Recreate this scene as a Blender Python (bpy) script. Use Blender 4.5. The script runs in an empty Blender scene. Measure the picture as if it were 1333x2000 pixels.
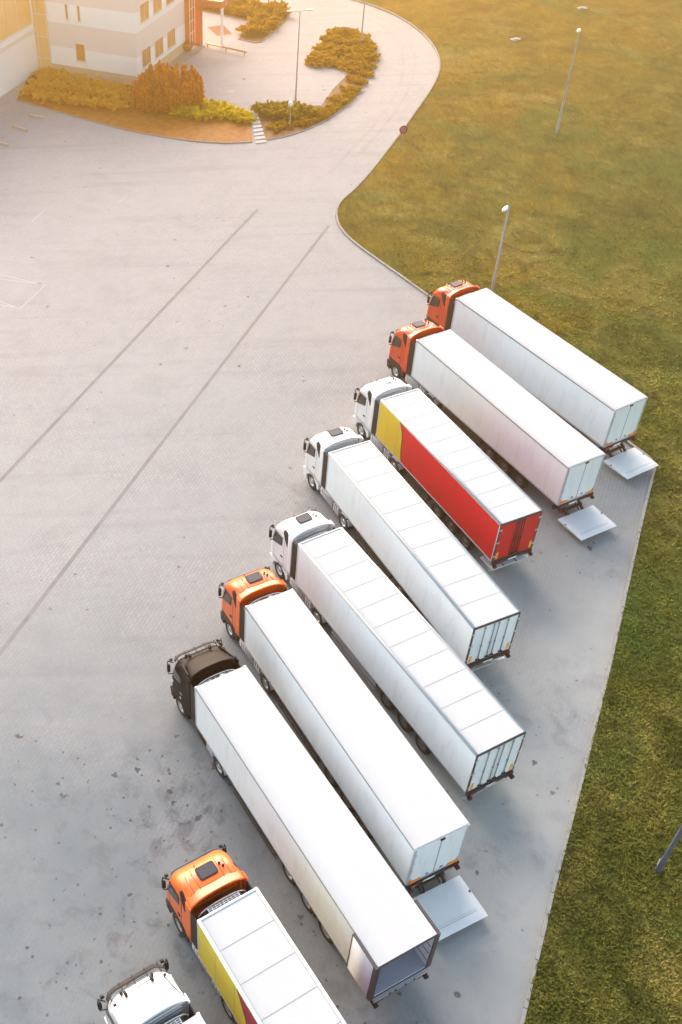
import bpy, math, random
import numpy as np
from mathutils import Vector, Matrix

random.seed(7)
SC = bpy.context.scene
COL = SC.collection
PI = math.pi

# ------------------------------------------------------------------ camera
F_PX, CAM_H, PITCH, ROLL, CX, CY, PW, PH = 2022.12, 40.455, math.radians(42.92), math.radians(-1.715), 360.5, 994.87, 1333.0, 2000.0
_c, _s = math.cos(PITCH), math.sin(PITCH)
FWD = Vector((0, _c, -_s)); R0 = Vector((1, 0, 0)); U0 = Vector((0, _s, _c))
RT = R0 * math.cos(ROLL) + U0 * math.sin(ROLL)
UP = -R0 * math.sin(ROLL) + U0 * math.cos(ROLL)

def G(px, py, z=0.0):
    """survey helper: where on the level z the ray of a photo pixel meets the world"""
    d = FWD + RT * ((px - CX) / F_PX) - UP * ((py - CY) / F_PX)
    t = (z - CAM_H) / d.z
    return Vector((0, 0, CAM_H)) + d * t

cd = bpy.data.cameras.new('camera'); cam = bpy.data.objects.new('camera', cd); COL.objects.link(cam)
M = Matrix((RT, UP, -FWD)).transposed().to_4x4(); M.translation = (0, 0, CAM_H)
cam.matrix_world = M
cd.sensor_fit = 'HORIZONTAL'; cd.sensor_width = 36; cd.lens = F_PX / PW * 36
cd.shift_x = (PW / 2 - CX) / PW; cd.shift_y = (CY - PH / 2) / PW
cd.clip_start = 0.5; cd.clip_end = 4000
SC.camera = cam

# ------------------------------------------------------------------ materials
def newmat(name):
    m = bpy.data.materials.new(name); m.use_nodes = True
    nt = m.node_tree; b = nt.nodes['Principled BSDF']
    return m, nt, b

def nd(nt, t, **kw):
    n = nt.nodes.new(t)
    for k, v in kw.items():
        if k.startswith('i_'):
            n.inputs[k[2:].replace('_', ' ')].default_value = v
        else: setattr(n, k, v)
    return n

def math_n(nt, op, a, b=None, c=None, clamp=False):
    n = nt.nodes.new('ShaderNodeMath'); n.operation = op; n.use_clamp = clamp
    for i, v in enumerate((a, b, c)):
        if v is None: continue
        if isinstance(v, (int, float)): n.inputs[i].default_value = v
        else: nt.links.new(v, n.inputs[i])
    return n.outputs[0]

def mix_n(nt, fac, a, b, mode='MIX'):
    n = nt.nodes.new('ShaderNodeMix'); n.data_type = 'RGBA'; n.blend_type = mode
    for s, v in ((0, fac), (6, a), (7, b)):
        if isinstance(v, (int, float)): n.inputs[s].default_value = v
        elif isinstance(v, tuple): n.inputs[s].default_value = (*v[:3], 1)
        else: nt.links.new(v, n.inputs[s])
    return n.outputs[2]

def noise(nt, vec, scale, detail=3, rough=.55, dist=0.0):
    n = nt.nodes.new('ShaderNodeTexNoise'); n.inputs['Scale'].default_value = scale
    n.inputs['Detail'].default_value = detail; n.inputs['Roughness'].default_value = rough; n.inputs['Distortion'].default_value = dist
    if vec is not None: nt.links.new(vec, n.inputs['Vector'])
    return n.outputs['Fac']

def ramp(nt, fac, stops):
    n = nt.nodes.new('ShaderNodeValToRGB'); nt.links.new(fac, n.inputs[0])
    e = n.color_ramp.elements
    while len(e) < len(stops): e.new(.5)
    for i, (p, c) in enumerate(stops):
        e[i].position = p; e[i].color = (*((c, c, c) if isinstance(c, (int, float)) else c), 1)
    return n.outputs[0]

MATS = {}
def simple(name, col, rough=.5, metal=0.0, var=.06, scale=3.0, dirt=0.0, coat=0.0, spec=None):
    if name in MATS: return MATS[name]
    m, nt, b = newmat(name)
    tc = nd(nt, 'ShaderNodeTexCoord').outputs['Object']
    f = noise(nt, tc, scale, 4)
    lo = tuple(c * (1 - var) for c in col); hi = tuple(min(1, c * (1 + var)) for c in col)
    c = mix_n(nt, f, lo, hi)
    if dirt:
        sep = nd(nt, 'ShaderNodeMapping'); sep.inputs['Scale'].default_value = (1.2, 1.2, .25); nt.links.new(tc, sep.inputs['Vector'])
        g = noise(nt, sep.outputs[0], 2.3, 6, .7)
        g = ramp(nt, g, [(.52, 0.0), (.8, 1.0)])
        c = mix_n(nt, math_n(nt, 'MULTIPLY', g, dirt), c, (.30, .28, .26))
    nt.links.new(c, b.inputs['Base Color'])
    b.inputs['Roughness'].default_value = rough; b.inputs['Metallic'].default_value = metal
    r = math_n(nt, 'MULTIPLY_ADD', noise(nt, tc, scale * 4, 3), .15, rough - .07, clamp=True)
    nt.links.new(r, b.inputs['Roughness'])
    if coat: b.inputs['Coat Weight'].default_value = coat; b.inputs['Coat Roughness'].default_value = .08
    if spec is not None: b.inputs['Specular IOR Level'].default_value = spec
    MATS[name] = m
    return m

simple('trailer_white', (.78, .825, .85), .55, var=.03, scale=.6, dirt=.28)
simple('roof_white', (.43, .445, .455), .6, var=.02, scale=.5, dirt=.10)  # roofs toned down below the sides to offset the bright top light
simple('paint_white', (.80, .81, .82), .3, var=.02, scale=1, coat=.5, dirt=.06)
simple('paint_orange', (.80, .13, .010), .38, var=.05, scale=1, coat=.25, dirt=.04)
simple('paint_orange_deep', (.66, .062, .008), .38, var=.05, scale=1, coat=.25, dirt=.04)
simple('paint_black', (.006, .005, .007), .5, var=.1, scale=1, spec=.12)
simple('black_plastic', (.014, .013, .015), .6, var=.15, scale=6, spec=.3)
simple('dark_trim', (.022, .013, .015), .55, var=.15, scale=4)
simple('rubber', (.018, .017, .018), .8, var=.2, scale=8)
simple('dark_glass', (.012, .010, .012), .06, var=.05, spec=.8)
simple('hatch_glass', (.045, .047, .06), .5, var=.05, spec=.3)
simple('steel', (.52, .53, .55), .35, .85, var=.1, scale=5)
simple('rim_shaded', (.16, .15, .15), .5, .4, var=.2, scale=5)  # shaded copy of the steel rims, for wheels under the trailers
simple('alu', (.62, .63, .65), .38, .6, var=.08, scale=4)
simple('light_grey', (.50, .51, .53), .5, var=.08, scale=4, dirt=.3)
simple('mid_grey', (.26, .27, .29), .5, var=.08, scale=4)
simple('chassis', (.028, .024, .024), .7, var=.3, scale=4)
simple('seam', (.24, .25, .26), .6)
simple('rear_frame', (.055, .04, .045), .45, var=.15, scale=4)
simple('curtain_red', (.62, .005, .012), .5, var=.05, scale=1.5, dirt=.03)
simple('curtain_yellow', (.70, .48, .015), .42, var=.06, scale=1.2, dirt=.05)
simple('curtain_magenta', (.34, .015, .05), .42, var=.06, scale=1.2)
simple('curtain_olive', (.62, .50, .03), .42, var=.06, scale=1.2, dirt=.05)
simple('marker_yellow', (.90, .42, .02), .4)
simple('marker_orange', (.95, .25, .01), .35)
simple('lamp_red', (.16, .008, .01), .2, coat=.5)
simple('lift_deck', (.70, .70, .69), .5, var=.05, scale=2, dirt=.22)
simple('plate_white', (.75, .75, .72), .4)
simple('interior_floor', (.36, .38, .44), .45, var=.18, scale=1.2, dirt=.3)
simple('kerb_stone', (.30, .295, .27), .9, var=.2, scale=2.5, dirt=.5)
simple('pole_steel', (.40, .41, .44), .42, .35, var=.1, scale=3)
simple('pole_dark', (.10, .13, .18), .5, .2, var=.1, scale=3)
simple('lamp_white', (.80, .80, .78), .35)
simple('bark', (.10, .06, .035), .9, var=.3, scale=6)
simple('step_stone', (.55, .52, .48), .85, var=.12, scale=3)
simple('stone', (.52, .48, .42), .9, var=.25, scale=3)
simple('sign_violet', (.34, .10, .22), .45)
simple('wall_white', (.90, .89, .88), .8, var=.03, scale=.7, dirt=.06)
simple('wall_pink', (.80, .70, .66), .8, var=.03, scale=.7, dirt=.06)
simple('plinth', (.66, .48, .32), .85, var=.08, scale=1)
simple('window_frame', (.72, .68, .62), .5)
simple('window_glass', (.55, .24, .06), .12, var=.25, scale=.9, spec=.7)
simple('amber_glass', (.85, .50, .20), .2, var=.2, scale=.5, spec=.7)
simple('red_glass', (.60, .12, .02), .15, var=.2, scale=.7, spec=.7)
simple('canopy_red', (.50, .12, .05), .5, var=.08, scale=1)
simple('line_paint', (.49, .48, .46), .8, var=.12, scale=3)
simple('mat_brown', (.26, .09, .04), .9, var=.2, scale=4)
simple('drain_iron', (.10, .09, .09), .7)

def world_pos(nt): return nd(nt, 'ShaderNodeNewGeometry').outputs['Position']

def pavement_mat():
    m, nt, b = newmat('paving')
    P = world_pos(nt)
    def mapping(rot, sc=(1, 1, 1), loc=(0, 0, 0)):
        mp = nd(nt, 'ShaderNodeMapping'); mp.inputs['Rotation'].default_value = (0, 0, rot); mp.inputs['Scale'].default_value = sc
        mp.inputs['Location'].default_value = loc; nt.links.new(P, mp.inputs['Vector']); return mp.outputs[0]
    big = noise(nt, P, .045, 4, .6, .6)
    med = noise(nt, P, .35, 5, .62, .3)
    fine = noise(nt, P, 5.0, 4, .7)
    c = ramp(nt, big, [(.30, (.205, .225, .232)), (.50, (.245, .260, .265)), (.72, (.285, .293, .280))])
    # warm glow painted into the paving colour, growing towards the far left
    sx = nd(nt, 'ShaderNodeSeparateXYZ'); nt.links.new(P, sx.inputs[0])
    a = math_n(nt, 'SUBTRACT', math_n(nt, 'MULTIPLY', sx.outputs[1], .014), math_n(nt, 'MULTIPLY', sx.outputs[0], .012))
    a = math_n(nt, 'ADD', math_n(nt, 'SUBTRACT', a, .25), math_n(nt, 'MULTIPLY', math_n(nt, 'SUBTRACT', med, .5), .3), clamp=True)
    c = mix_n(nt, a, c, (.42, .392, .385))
    c = mix_n(nt, math_n(nt, 'MULTIPLY', math_n(nt, 'ABSOLUTE', math_n(nt, 'SUBTRACT', med, .5)), 1.0, clamp=True), c, (.16, .16, .175))
    # courses of pavers
    br = nd(nt, 'ShaderNodeTexBrick'); nt.links.new(mapping(math.radians(-63.2)), br.inputs['Vector'])
    br.offset = .5; br.inputs['Scale'].default_value = 1.0
    br.inputs['Brick Width'].default_value = .40; br.inputs['Row Height'].default_value = .20
    br.inputs['Mortar Size'].default_value = .016; br.inputs['Mortar Smooth'].default_value = .6
    br.inputs['Color1'].default_value = (.46, .46, .46, 1); br.inputs['Color2'].default_value = (.56, .56, .56, 1); br.inputs['Mortar'].default_value = (.14, .14, .14, 1)
    vis = ramp(nt, noise(nt, P, .10, 3, .6), [(.35, .25), (.65, .85)])
    c = mix_n(nt, math_n(nt, 'MULTIPLY', vis, .7), c, mix_n(nt, 1.0, c, br.outputs['Color'], 'OVERLAY'))
    c = mix_n(nt, .5, c, mix_n(nt, 1.0, c, ramp(nt, fine, [(.3, .42), (.7, .58)]), 'OVERLAY'))
    # long swept tyre traces
    tr = noise(nt, mapping(math.radians(-60), (.06, .9, 1)), 1.0, 4, .6, .4)
    c = mix_n(nt, math_n(nt, 'MULTIPLY', ramp(nt, tr, [(.52, 0.0), (.72, 1.0)]), .25), c, (.16, .155, .16))
    tr2 = noise(nt, mapping(math.radians(20), (.05, .5, 1)), 1.0, 4, .6, .8)
    c = mix_n(nt, math_n(nt, 'MULTIPLY', ramp(nt, tr2, [(.5, 0.0), (.75, 1.0)]), .25), c, (.36, .345, .325))
    # painted light and shade zones, then oil and mud spots, gathered where lorries stand
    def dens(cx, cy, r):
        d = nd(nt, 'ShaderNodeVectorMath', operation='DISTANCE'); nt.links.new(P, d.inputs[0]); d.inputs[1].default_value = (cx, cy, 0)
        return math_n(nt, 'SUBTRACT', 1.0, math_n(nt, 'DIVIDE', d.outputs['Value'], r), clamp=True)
    for px, py, r, w, col in ((230, 1680, 17, .75, (.140, .168, .182)), (20, 1950, 13, .6, (.145, .172, .187)), (1160, 1250, 13, .9, (.340, .343, .325)), (1010, 1650, 11, .9, (.340, .343, .325)), (950, 1930, 9, .8, (.33, .335, .318))):  # light and shade in the colour: lower left darkened over its dirt, right lightened
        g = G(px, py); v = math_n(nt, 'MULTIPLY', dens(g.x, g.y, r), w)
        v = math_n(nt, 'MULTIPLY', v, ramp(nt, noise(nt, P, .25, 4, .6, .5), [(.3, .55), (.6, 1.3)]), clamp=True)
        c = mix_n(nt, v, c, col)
    tot = None
    for px, py, r, w in ((350, 1610, 6.0, 1.0), (300, 1850, 6.5, .8), (560, 1900, 6, .5), (1120, 1400, 5, .45), (600, 970, 3.5, .5), (1180, 1080, 4, .4), (150, 1620, 9, .35), (200, 1980, 8, .6), (930, 1650, 6, .35), (700,1960,6,.4)):
        g = G(px, py); v = math_n(nt, 'MULTIPLY', dens(g.x, g.y, r), w)
        tot = v if tot is None else math_n(nt, 'MAXIMUM', tot, v)
    tot = math_n(nt, 'ADD', math_n(nt, 'MULTIPLY', tot, 1.15), .035)
    for sc, thr in ((.9, .15), (1.7, .17), (3.1, .17)):
        vo = nd(nt, 'ShaderNodeTexVoronoi'); vo.inputs['Scale'].default_value = sc
        wv = nd(nt, 'ShaderNodeVectorMath', operation='ADD'); nt.links.new(P, wv.inputs[0])
        nn = nd(nt, 'ShaderNodeTexNoise'); nn.inputs['Scale'].default_value = sc * 4.5; nn.inputs['Detail'].default_value = 3; nt.links.new(P, nn.inputs['Vector'])
        sv = nd(nt, 'ShaderNodeVectorMath', operation='SCALE'); nt.links.new(nn.outputs['Color'], sv.inputs[0]); sv.inputs['Scale'].default_value = .50 / sc
        nt.links.new(sv.outputs[0], wv.inputs[1]); nt.links.new(wv.outputs[0], vo.inputs['Vector'])
        wn = nd(nt, 'ShaderNodeSeparateColor'); nt.links.new(vo.outputs['Color'], wn.inputs[0])
        on = math_n(nt, 'LESS_THAN', wn.outputs[0], tot)
        size = math_n(nt, 'MULTIPLY_ADD', math_n(nt, 'POWER', wn.outputs[1], 2.0), thr * 1.3, thr * .25)
        spot = math_n(nt, 'SUBTRACT', 1.0, math_n(nt, 'DIVIDE', vo.outputs['Distance'], size), clamp=True)
        spot = ramp(nt, spot, [(.0, 0.0), (.25, 1.0)])
        st = math_n(nt, 'MULTIPLY_ADD', wn.outputs[2], .5, .55, clamp=True)
        c = mix_n(nt, math_n(nt, 'MULTIPLY', math_n(nt, 'MULTIPLY', spot, on), st), c, (.012, .012, .016))
    smear = ramp(nt, noise(nt, P, .9, 5, .7, .5), [(.50, 0.0), (.72, 1.0)])
    c = mix_n(nt, math_n(nt, 'MULTIPLY', math_n(nt, 'MULTIPLY', smear, tot), 1.0, clamp=True), c, (.065, .07, .08))
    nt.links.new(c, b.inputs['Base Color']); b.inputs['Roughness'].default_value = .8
    b.inputs['Specular IOR Level'].default_value = .3
    bm = nd(nt, 'ShaderNodeBump'); bm.inputs['Strength'].default_value = .25; bm.inputs['Distance'].default_value = .02
    nt.links.new(math_n(nt, 'ADD', med, fine), bm.inputs['Height']); nt.links.new(bm.outputs[0], b.inputs['Normal'])
    return m

def grass_color(nt, P, fine_scale=3.5):
    """meadow: olive green, with a warm ochre glow painted in towards the access road"""
    sx = nd(nt, 'ShaderNodeSeparateXYZ'); nt.links.new(P, sx.inputs[0])
    big = noise(nt, P, .05, 5, .65, .8)
    med = noise(nt, P, .4, 6, .68, .6)
    mp = nd(nt, 'ShaderNodeMapping'); mp.inputs['Rotation'].default_value = (0, 0, .7); mp.inputs['Scale'].default_value = (1.0, .35, 1); nt.links.new(P, mp.inputs['Vector'])
    fine = noise(nt, mp.outputs[0], fine_scale, 6, .75, .4)
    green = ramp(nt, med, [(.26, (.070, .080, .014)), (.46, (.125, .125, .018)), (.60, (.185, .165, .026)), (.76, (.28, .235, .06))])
    glow_warm = ramp(nt, med, [(.26, (.19, .100, .006)), (.46, (.30, .165, .010)), (.60, (.38, .22, .016)), (.76, (.46, .29, .05))])
    a = math_n(nt, 'SUBTRACT', math_n(nt, 'MULTIPLY', sx.outputs[1], .020), math_n(nt, 'MULTIPLY', sx.outputs[0], .026))  # warm upper-left glow put into the grass colour, stronger towards the road
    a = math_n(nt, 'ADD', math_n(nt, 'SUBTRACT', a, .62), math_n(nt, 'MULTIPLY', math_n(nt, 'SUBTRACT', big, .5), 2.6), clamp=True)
    c = mix_n(nt, a, green, glow_warm)
    c = mix_n(nt, ramp(nt, noise(nt, P, .11, 5, .7, 1.0), [(.50, 0.0), (.68, .75)]), c, (.36, .27, .06))
    c = mix_n(nt, ramp(nt, noise(nt, P, .085, 5, .65, .8), [(.50, 0.0), (.64, .8)]), c, (.10, .15, .022))
    dk = ramp(nt, noise(nt, P, .22, 6, .75, 1.6), [(.52, 0.0), (.66, 1.0)])
    c = mix_n(nt, math_n(nt, 'MULTIPLY', dk, .75), c, (.045, .052, .010))
    c = mix_n(nt, .9, c, mix_n(nt, 1.0, c, ramp(nt, fine, [(.30, .3), (.5, .5), (.72, .75)]), 'OVERLAY'))
    c = mix_n(nt, 1.0, c, (.68, .74, .95), 'MULTIPLY')
    return c, fine, med

def grass_mat():
    m, nt, b = newmat('meadow')
    P = world_pos(nt)
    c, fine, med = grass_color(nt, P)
    ff = noise(nt, P, 16, 3, .7)
    c = mix_n(nt, .7, c, mix_n(nt, 1.0, c, ramp(nt, ff, [(.3, .2), (.7, .8)]), 'OVERLAY'))
    nt.links.new(c, b.inputs['Base Color']); b.inputs['Roughness'].default_value = .95; b.inputs['Specular IOR Level'].default_value = .1
    bm = nd(nt, 'ShaderNodeBump'); bm.inputs['Strength'].default_value = .9; bm.inputs['Distance'].default_value = .12
    nt.links.new(math_n(nt, 'ADD', fine, ff), bm.inputs['Height']); nt.links.new(bm.outputs[0], b.inputs['Normal'])
    return m

def blade_mat():
    m, nt, b = newmat('grass_blades')
    P = world_pos(nt)
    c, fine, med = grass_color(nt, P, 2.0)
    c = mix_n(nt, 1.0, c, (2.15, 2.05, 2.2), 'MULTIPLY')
    rnd = noise(nt, P, 9, 2, .6)
    c = mix_n(nt, .8, c, mix_n(nt, 1.0, c, ramp(nt, rnd, [(.3, .3), (.7, .85)]), 'OVERLAY'))
    nt.links.new(c, b.inputs['Base Color']); b.inputs['Roughness'].default_value = .8; b.inputs['Specular IOR Level'].default_value = .2
    tl = nt.nodes.new('ShaderNodeBsdfTranslucent'); nt.links.new(c, tl.inputs['Color'])
    mx = nt.nodes.new('ShaderNodeMixShader'); mx.inputs[0].default_value = .45
    nt.links.new(b.outputs[0], mx.inputs[1]); nt.links.new(tl.outputs[0], mx.inputs[2]); nt.links.new(mx.outputs[0], nt.nodes['Material Output'].inputs['Surface'])
    return m

def leaf_mat(name, lo, mid, hi, sc=2.2):
    m, nt, b = newmat(name)
    P = world_pos(nt)
    f = noise(nt, P, sc, 5, .7)
    c = ramp(nt, f, [(.3, lo), (.5, mid), (.7, hi)])
    nt.links.new(c, b.inputs['Base Color']); b.inputs['Roughness'].default_value = .7; b.inputs['Specular IOR Level'].default_value = .25
    if name != 'bed_soil' and name != 'bed_soil_dark':
        tl = nt.nodes.new('ShaderNodeBsdfTranslucent'); nt.links.new(c, tl.inputs['Color'])
        mx = nt.nodes.new('ShaderNodeMixShader'); mx.inputs[0].default_value = .45
        nt.links.new(b.outputs[0], mx.inputs[1]); nt.links.new(tl.outputs[0], mx.inputs[2]); nt.links.new(mx.outputs[0], nt.nodes['Material Output'].inputs['Surface'])
    MATS[name] = m
    return m

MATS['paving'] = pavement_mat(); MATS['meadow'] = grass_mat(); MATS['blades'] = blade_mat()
leaf_mat('leaf_flare_gold', (.62, .28, .014), (.88, .48, .035), (.92, .62, .09))  # this and the other leaf colours have the warm flare tint put in
leaf_mat('leaf_flare_rust', (.40, .12, .006), (.72, .25, .012), (.88, .42, .03), 3)
leaf_mat('leaf_lime', (.48, .32, .008), (.80, .60, .014), (.90, .74, .03), 3)
leaf_mat('leaf_olive', (.20, .14, .010), (.40, .28, .022), (.58, .42, .06), 3)
leaf_mat('leaf_brown', (.24, .13, .008), (.42, .24, .014), (.62, .38, .03), 3)
leaf_mat('bed_soil_dark', (.10, .040, .008), (.17, .070, .013), (.24, .11, .022), 1.5)
leaf_mat('bed_soil', (.24, .075, .008), (.38, .13, .014), (.48, .19, .022), 1.5)

# ------------------------------------------------------------------ object helpers
def setp(o, label=None, cat=None, group=None, kind=None):
    if label: o['label'] = label
    if cat: o['category'] = cat
    if group: o['group'] = group
    if kind: o['kind'] = kind
    return o

def empty(name, loc=(0, 0, 0), rz=0.0, **kw):
    o = bpy.data.objects.new(name, None); COL.objects.link(o)
    o.location = loc; o.rotation_euler = (0, 0, rz); o.empty_display_size = .3
    return setp(o, **kw)

class MB:
    def __init__(s): s.v = []; s.f = []; s.sm = []
    def add(s, vs, fs, smooth=False):
        n = len(s.v); s.v += [tuple(v) for v in vs]
        for f in fs: s.f.append(tuple(i + n for i in f)); s.sm.append(smooth)
        return s
    def box(s, x0, x1, y0, y1, z0, z1):
        if x0 > x1: x0, x1 = x1, x0
        if y0 > y1: y0, y1 = y1, y0
        if z0 > z1: z0, z1 = z1, z0
        vs = [(x, y, z) for z in (z0, z1) for y in (y0, y1) for x in (x0, x1)]
        return s.add(vs, [(0, 2, 3, 1), (4, 5, 7, 6), (0, 1, 5, 4), (2, 6, 7, 3), (0, 4, 6, 2), (1, 3, 7, 5)])
    def bbox(s, x0, x1, y0, y1, z0, z1, r=.03):
        """box with chamfered long edges along X, rounded look"""
        pts = []
        for cy, cz, a0 in ((y1 - r, z1 - r, 0), (y0 + r, z1 - r, 90), (y0 + r, z0 + r, 180), (y1 - r, z0 + r, 270)):
            for k in range(4):
                a = math.radians(a0 + 30 * k); pts.append((cy + r * math.cos(a), cz + r * math.sin(a)))
        n = len(pts)
        vs = [(x, y, z) for x in (x0, x1) for y, z in pts]
        s.add(vs, [(i, (i + 1) % n, n + (i + 1) % n, n + i) for i in range(n)], True)
        return s.add([], [tuple(range(n))[::-1]]) if False else s._cap(vs, n)
    def _cap(s, vs, n):
        b = len(s.v) - len(vs)
        s.f.append(tuple(b + i for i in range(n))[::-1]); s.sm.append(False)
        s.f.append(tuple(b + n + i for i in range(n))); s.sm.append(False)
        return s
    def prism(s, pts, y0, y1, axis='y'):
        """2D polygon extruded; axis y: pts are (x,z); axis z: (x,y); axis x: (y,z)"""
        n = len(pts)
        mk = {'y': lambda p, t: (p[0], t, p[1]), 'z': lambda p, t: (p[0], p[1], t), 'x': lambda p, t: (t, p[0], p[1])}[axis]
        vs = [mk(p, t) for t in (y0, y1) for p in pts]
        return s.add(vs, [tuple(range(n)), tuple(range(2 * n - 1, n - 1, -1))] + [(i, i + n, (i + 1) % n + n, (i + 1) % n) for i in range(n)])
    def tube(s, pts, r, seg=8, r2=None, cap=True):
        rings = []; P = [Vector(p) for p in pts]; n = len(P)
        for i, p in enumerate(P):
            d = (P[min(i + 1, n - 1)] - P[max(i - 1, 0)]).normalized()
            a = d.cross(Vector((0, 0, 1)))
            if a.length < .01: a = Vector((1, 0, 0))
            a.normalize(); b = d.cross(a)
            rr = r if r2 is None else r + (r2 - r) * i / (n - 1)
            rings.append([p + a * rr * math.cos(2 * PI * k / seg) + b * rr * math.sin(2 * PI * k / seg) for k in range(seg)])
        vs = [v for rg in rings for v in rg]
        fs = [(i * seg + k, i * seg + (k + 1) % seg, (i + 1) * seg + (k + 1) % seg, (i + 1) * seg + k) for i in range(n - 1) for k in range(seg)]
        s.add(vs, fs, True)
        if cap:
            s._cap(vs, seg) if n == 2 else s.add([], [])
        return s
    def lathe_y(s, prof, seg=28):
        """profile (r, y) revolved round the Y axis"""
        n = len(prof)
        vs = [(r * math.cos(2 * PI * k / seg), y, r * math.sin(2 * PI * k / seg)) for r, y in prof for k in range(seg)]
        fs = [(i * seg + k, (i + 1) * seg + k, (i + 1) * seg + (k + 1) % seg, i * seg + (k + 1) % seg) for i in range(n - 1) for k in range(seg)]
        return s.add(vs, fs, True)
    def lathe_z(s, prof, c=(0, 0, 0), seg=20):
        n = len(prof)
        vs = [(c[0] + r * math.cos(2 * PI * k / seg), c[1] + r * math.sin(2 * PI * k / seg), c[2] + z) for r, z in prof for k in range(seg)]
        fs = [(i * seg + k, i * seg + (k + 1) % seg, (i + 1) * seg + (k + 1) % seg, (i + 1) * seg + k) for i in range(n - 1) for k in range(seg)]
        return s.add(vs, fs, True)
    def grid(s, rows, smooth=True):
        """rows of equally many points -> single surface"""
        m = len(rows[0]); vs = [p for r in rows for p in r]
        return s.add(vs, [(i * m + j, i * m + j + 1, (i + 1) * m + j + 1, (i + 1) * m + j) for i in range(len(rows) - 1) for j in range(m - 1)], smooth)
    def sheet(s, rows, off):
        """grid surface given thickness by the vector off"""
        off = Vector(off); m = len(rows[0]); n = len(rows)
        top = [Vector(p) for r in rows for p in r]; bot = [p + off for p in top]
        N = len(top); fs = [(i * m + j, i * m + j + 1, (i + 1) * m + j + 1, (i + 1) * m + j) for i in range(n - 1) for j in range(m - 1)]
        fs2 = [tuple(N + k for k in f[::-1]) for f in fs]
        s.add(top + bot, fs + fs2, True)
        b = len(s.v) - 2 * N
        loop = [j for j in range(m)] + [i * m + m - 1 for i in range(1, n)] + [(n - 1) * m + j for j in range(m - 2, -1, -1)] + [i * m for i in range(n - 2, 0, -1)]
        for i in range(len(loop)):
            a, c = loop[i], loop[(i + 1) % len(loop)]
            s.f.append((b + a, b + N + a, b + N + c, b + c)); s.sm.append(False)
        return s
    def mesh(s, name, mat):
        me = bpy.data.meshes.new(name); me.from_pydata(s.v, [], s.f)
        me.polygons.foreach_set('use_smooth', s.sm); me.materials.append(MATS[mat])
        me.update(); 
        return me

def fixn(me):
    import bmesh
    bm = bmesh.new(); bm.from_mesh(me); bmesh.ops.recalc_face_normals(bm, faces=bm.faces); bm.to_mesh(me); bm.free()

def link(name, me, parent=None, loc=None, **kw):
    o = bpy.data.objects.new(name, me); COL.objects.link(o)
    if parent is not None: o.parent = parent
    if loc is not None: o.location = loc
    return setp(o, **kw)

CACHE = {}
def part(name, key, fn, mat, parent, loc=None, **kw):
    k = (name, key, mat)
    if k not in CACHE:
        mb = MB(); fn(mb); me = mb.mesh(name, mat); fixn(me)
        for p in me.polygons: pass
        CACHE[k] = me
    return link(name, CACHE[k], parent, loc, **kw)

def build(name, mb, mat, parent=None, fix=True, **kw):
    me = mb.mesh(name, mat)
    if fix: fixn(me)
    return link(name, me, parent, **kw)

# ------------------------------------------------------------------ setting
def flat_poly(name, pts, z, mat, **kw):
    import bmesh
    bm = bmesh.new()
    vs = [bm.verts.new((p[0], p[1], z)) for p in pts]
    es = [bm.edges.new((vs[i], vs[(i + 1) % len(vs)])) for i in range(len(vs))]
    bmesh.ops.triangle_fill(bm, use_beauty=True, use_dissolve=False, edges=es, normal=(0, 0, 1))
    for f in bm.faces:
        if f.normal.z < 0: f.normal_flip()
    me = bpy.data.meshes.new(name); bm.to_mesh(me); bm.free(); me.materials.append(MATS[mat])
    return link(name, me, **kw)

def smooth_path(pts, it=2, closed=False):
    P = [Vector((p[0], p[1])) for p in pts]
    for _ in range(it):
        Q = []
        n = len(P)
        rng = range(n) if closed else range(n - 1)
        if not closed: Q.append(P[0])
        for i in rng:
            a, b = P[i], P[(i + 1) % n]
            Q += [a * .75 + b * .25, a * .25 + b * .75]
        if not closed: Q.append(P[-1])
        P = Q
    return P

def px_path(pp): return [G(x, y).to_2d() for x, y in pp]

def kerb(name, path, w, z0, z1, mat='kerb_stone', closed=False, side=1, seglen=1.0, **kw):
    """row of kerb stones along a path; resampled so stones are about seglen long with small joints"""
    P = [Vector(p) for p in path]
    if closed: P.append(P[0])
    pts = [P[0]]; cum = [0]
    for i in range(1, len(P)): cum.append(cum[-1] + (P[i] - P[i - 1]).length)
    n = max(2, int(cum[-1] / seglen)); mb = MB(); j = 0
    def at(s):
        s = min(max(s, 0), cum[-1])
        for i in range(1, len(cum)):
            if cum[i] >= s:
                t = (s - cum[i - 1]) / max(1e-9, cum[i] - cum[i - 1]); return P[i - 1].lerp(P[i], t)
        return P[-1]
    L = cum[-1]
    for i in range(n):
        a = at(L * i / n + .012); b = at(L * (i + 1) / n - .012); d = (b - a)
        if d.length < .02: continue
        d.normalize(); nrm = Vector((-d.y, d.x)) * side * w
        dz = random.uniform(-.006, .006)
        q = [a, b, b + nrm, a + nrm]
        vs = [(p.x, p.y, z0) for p in q] + [(p.x, p.y, z1 + dz) for p in q]
        mb.add(vs, [(0, 1, 5, 4), (1, 2, 6, 5), (2, 3, 7, 6), (3, 0, 4, 7), (4, 5, 6, 7), (3, 2, 1, 0)])
    return build(name, mb, mat, **kw)

# horizon ground
mb = MB(); mb.add([(-500, -300, -.06), (600, -300, -.06), (600, 900, -.06), (-500, 900, -.06)], [(0, 1, 2, 3)])
build('ground', mb, 'meadow', kind='structure')

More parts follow.
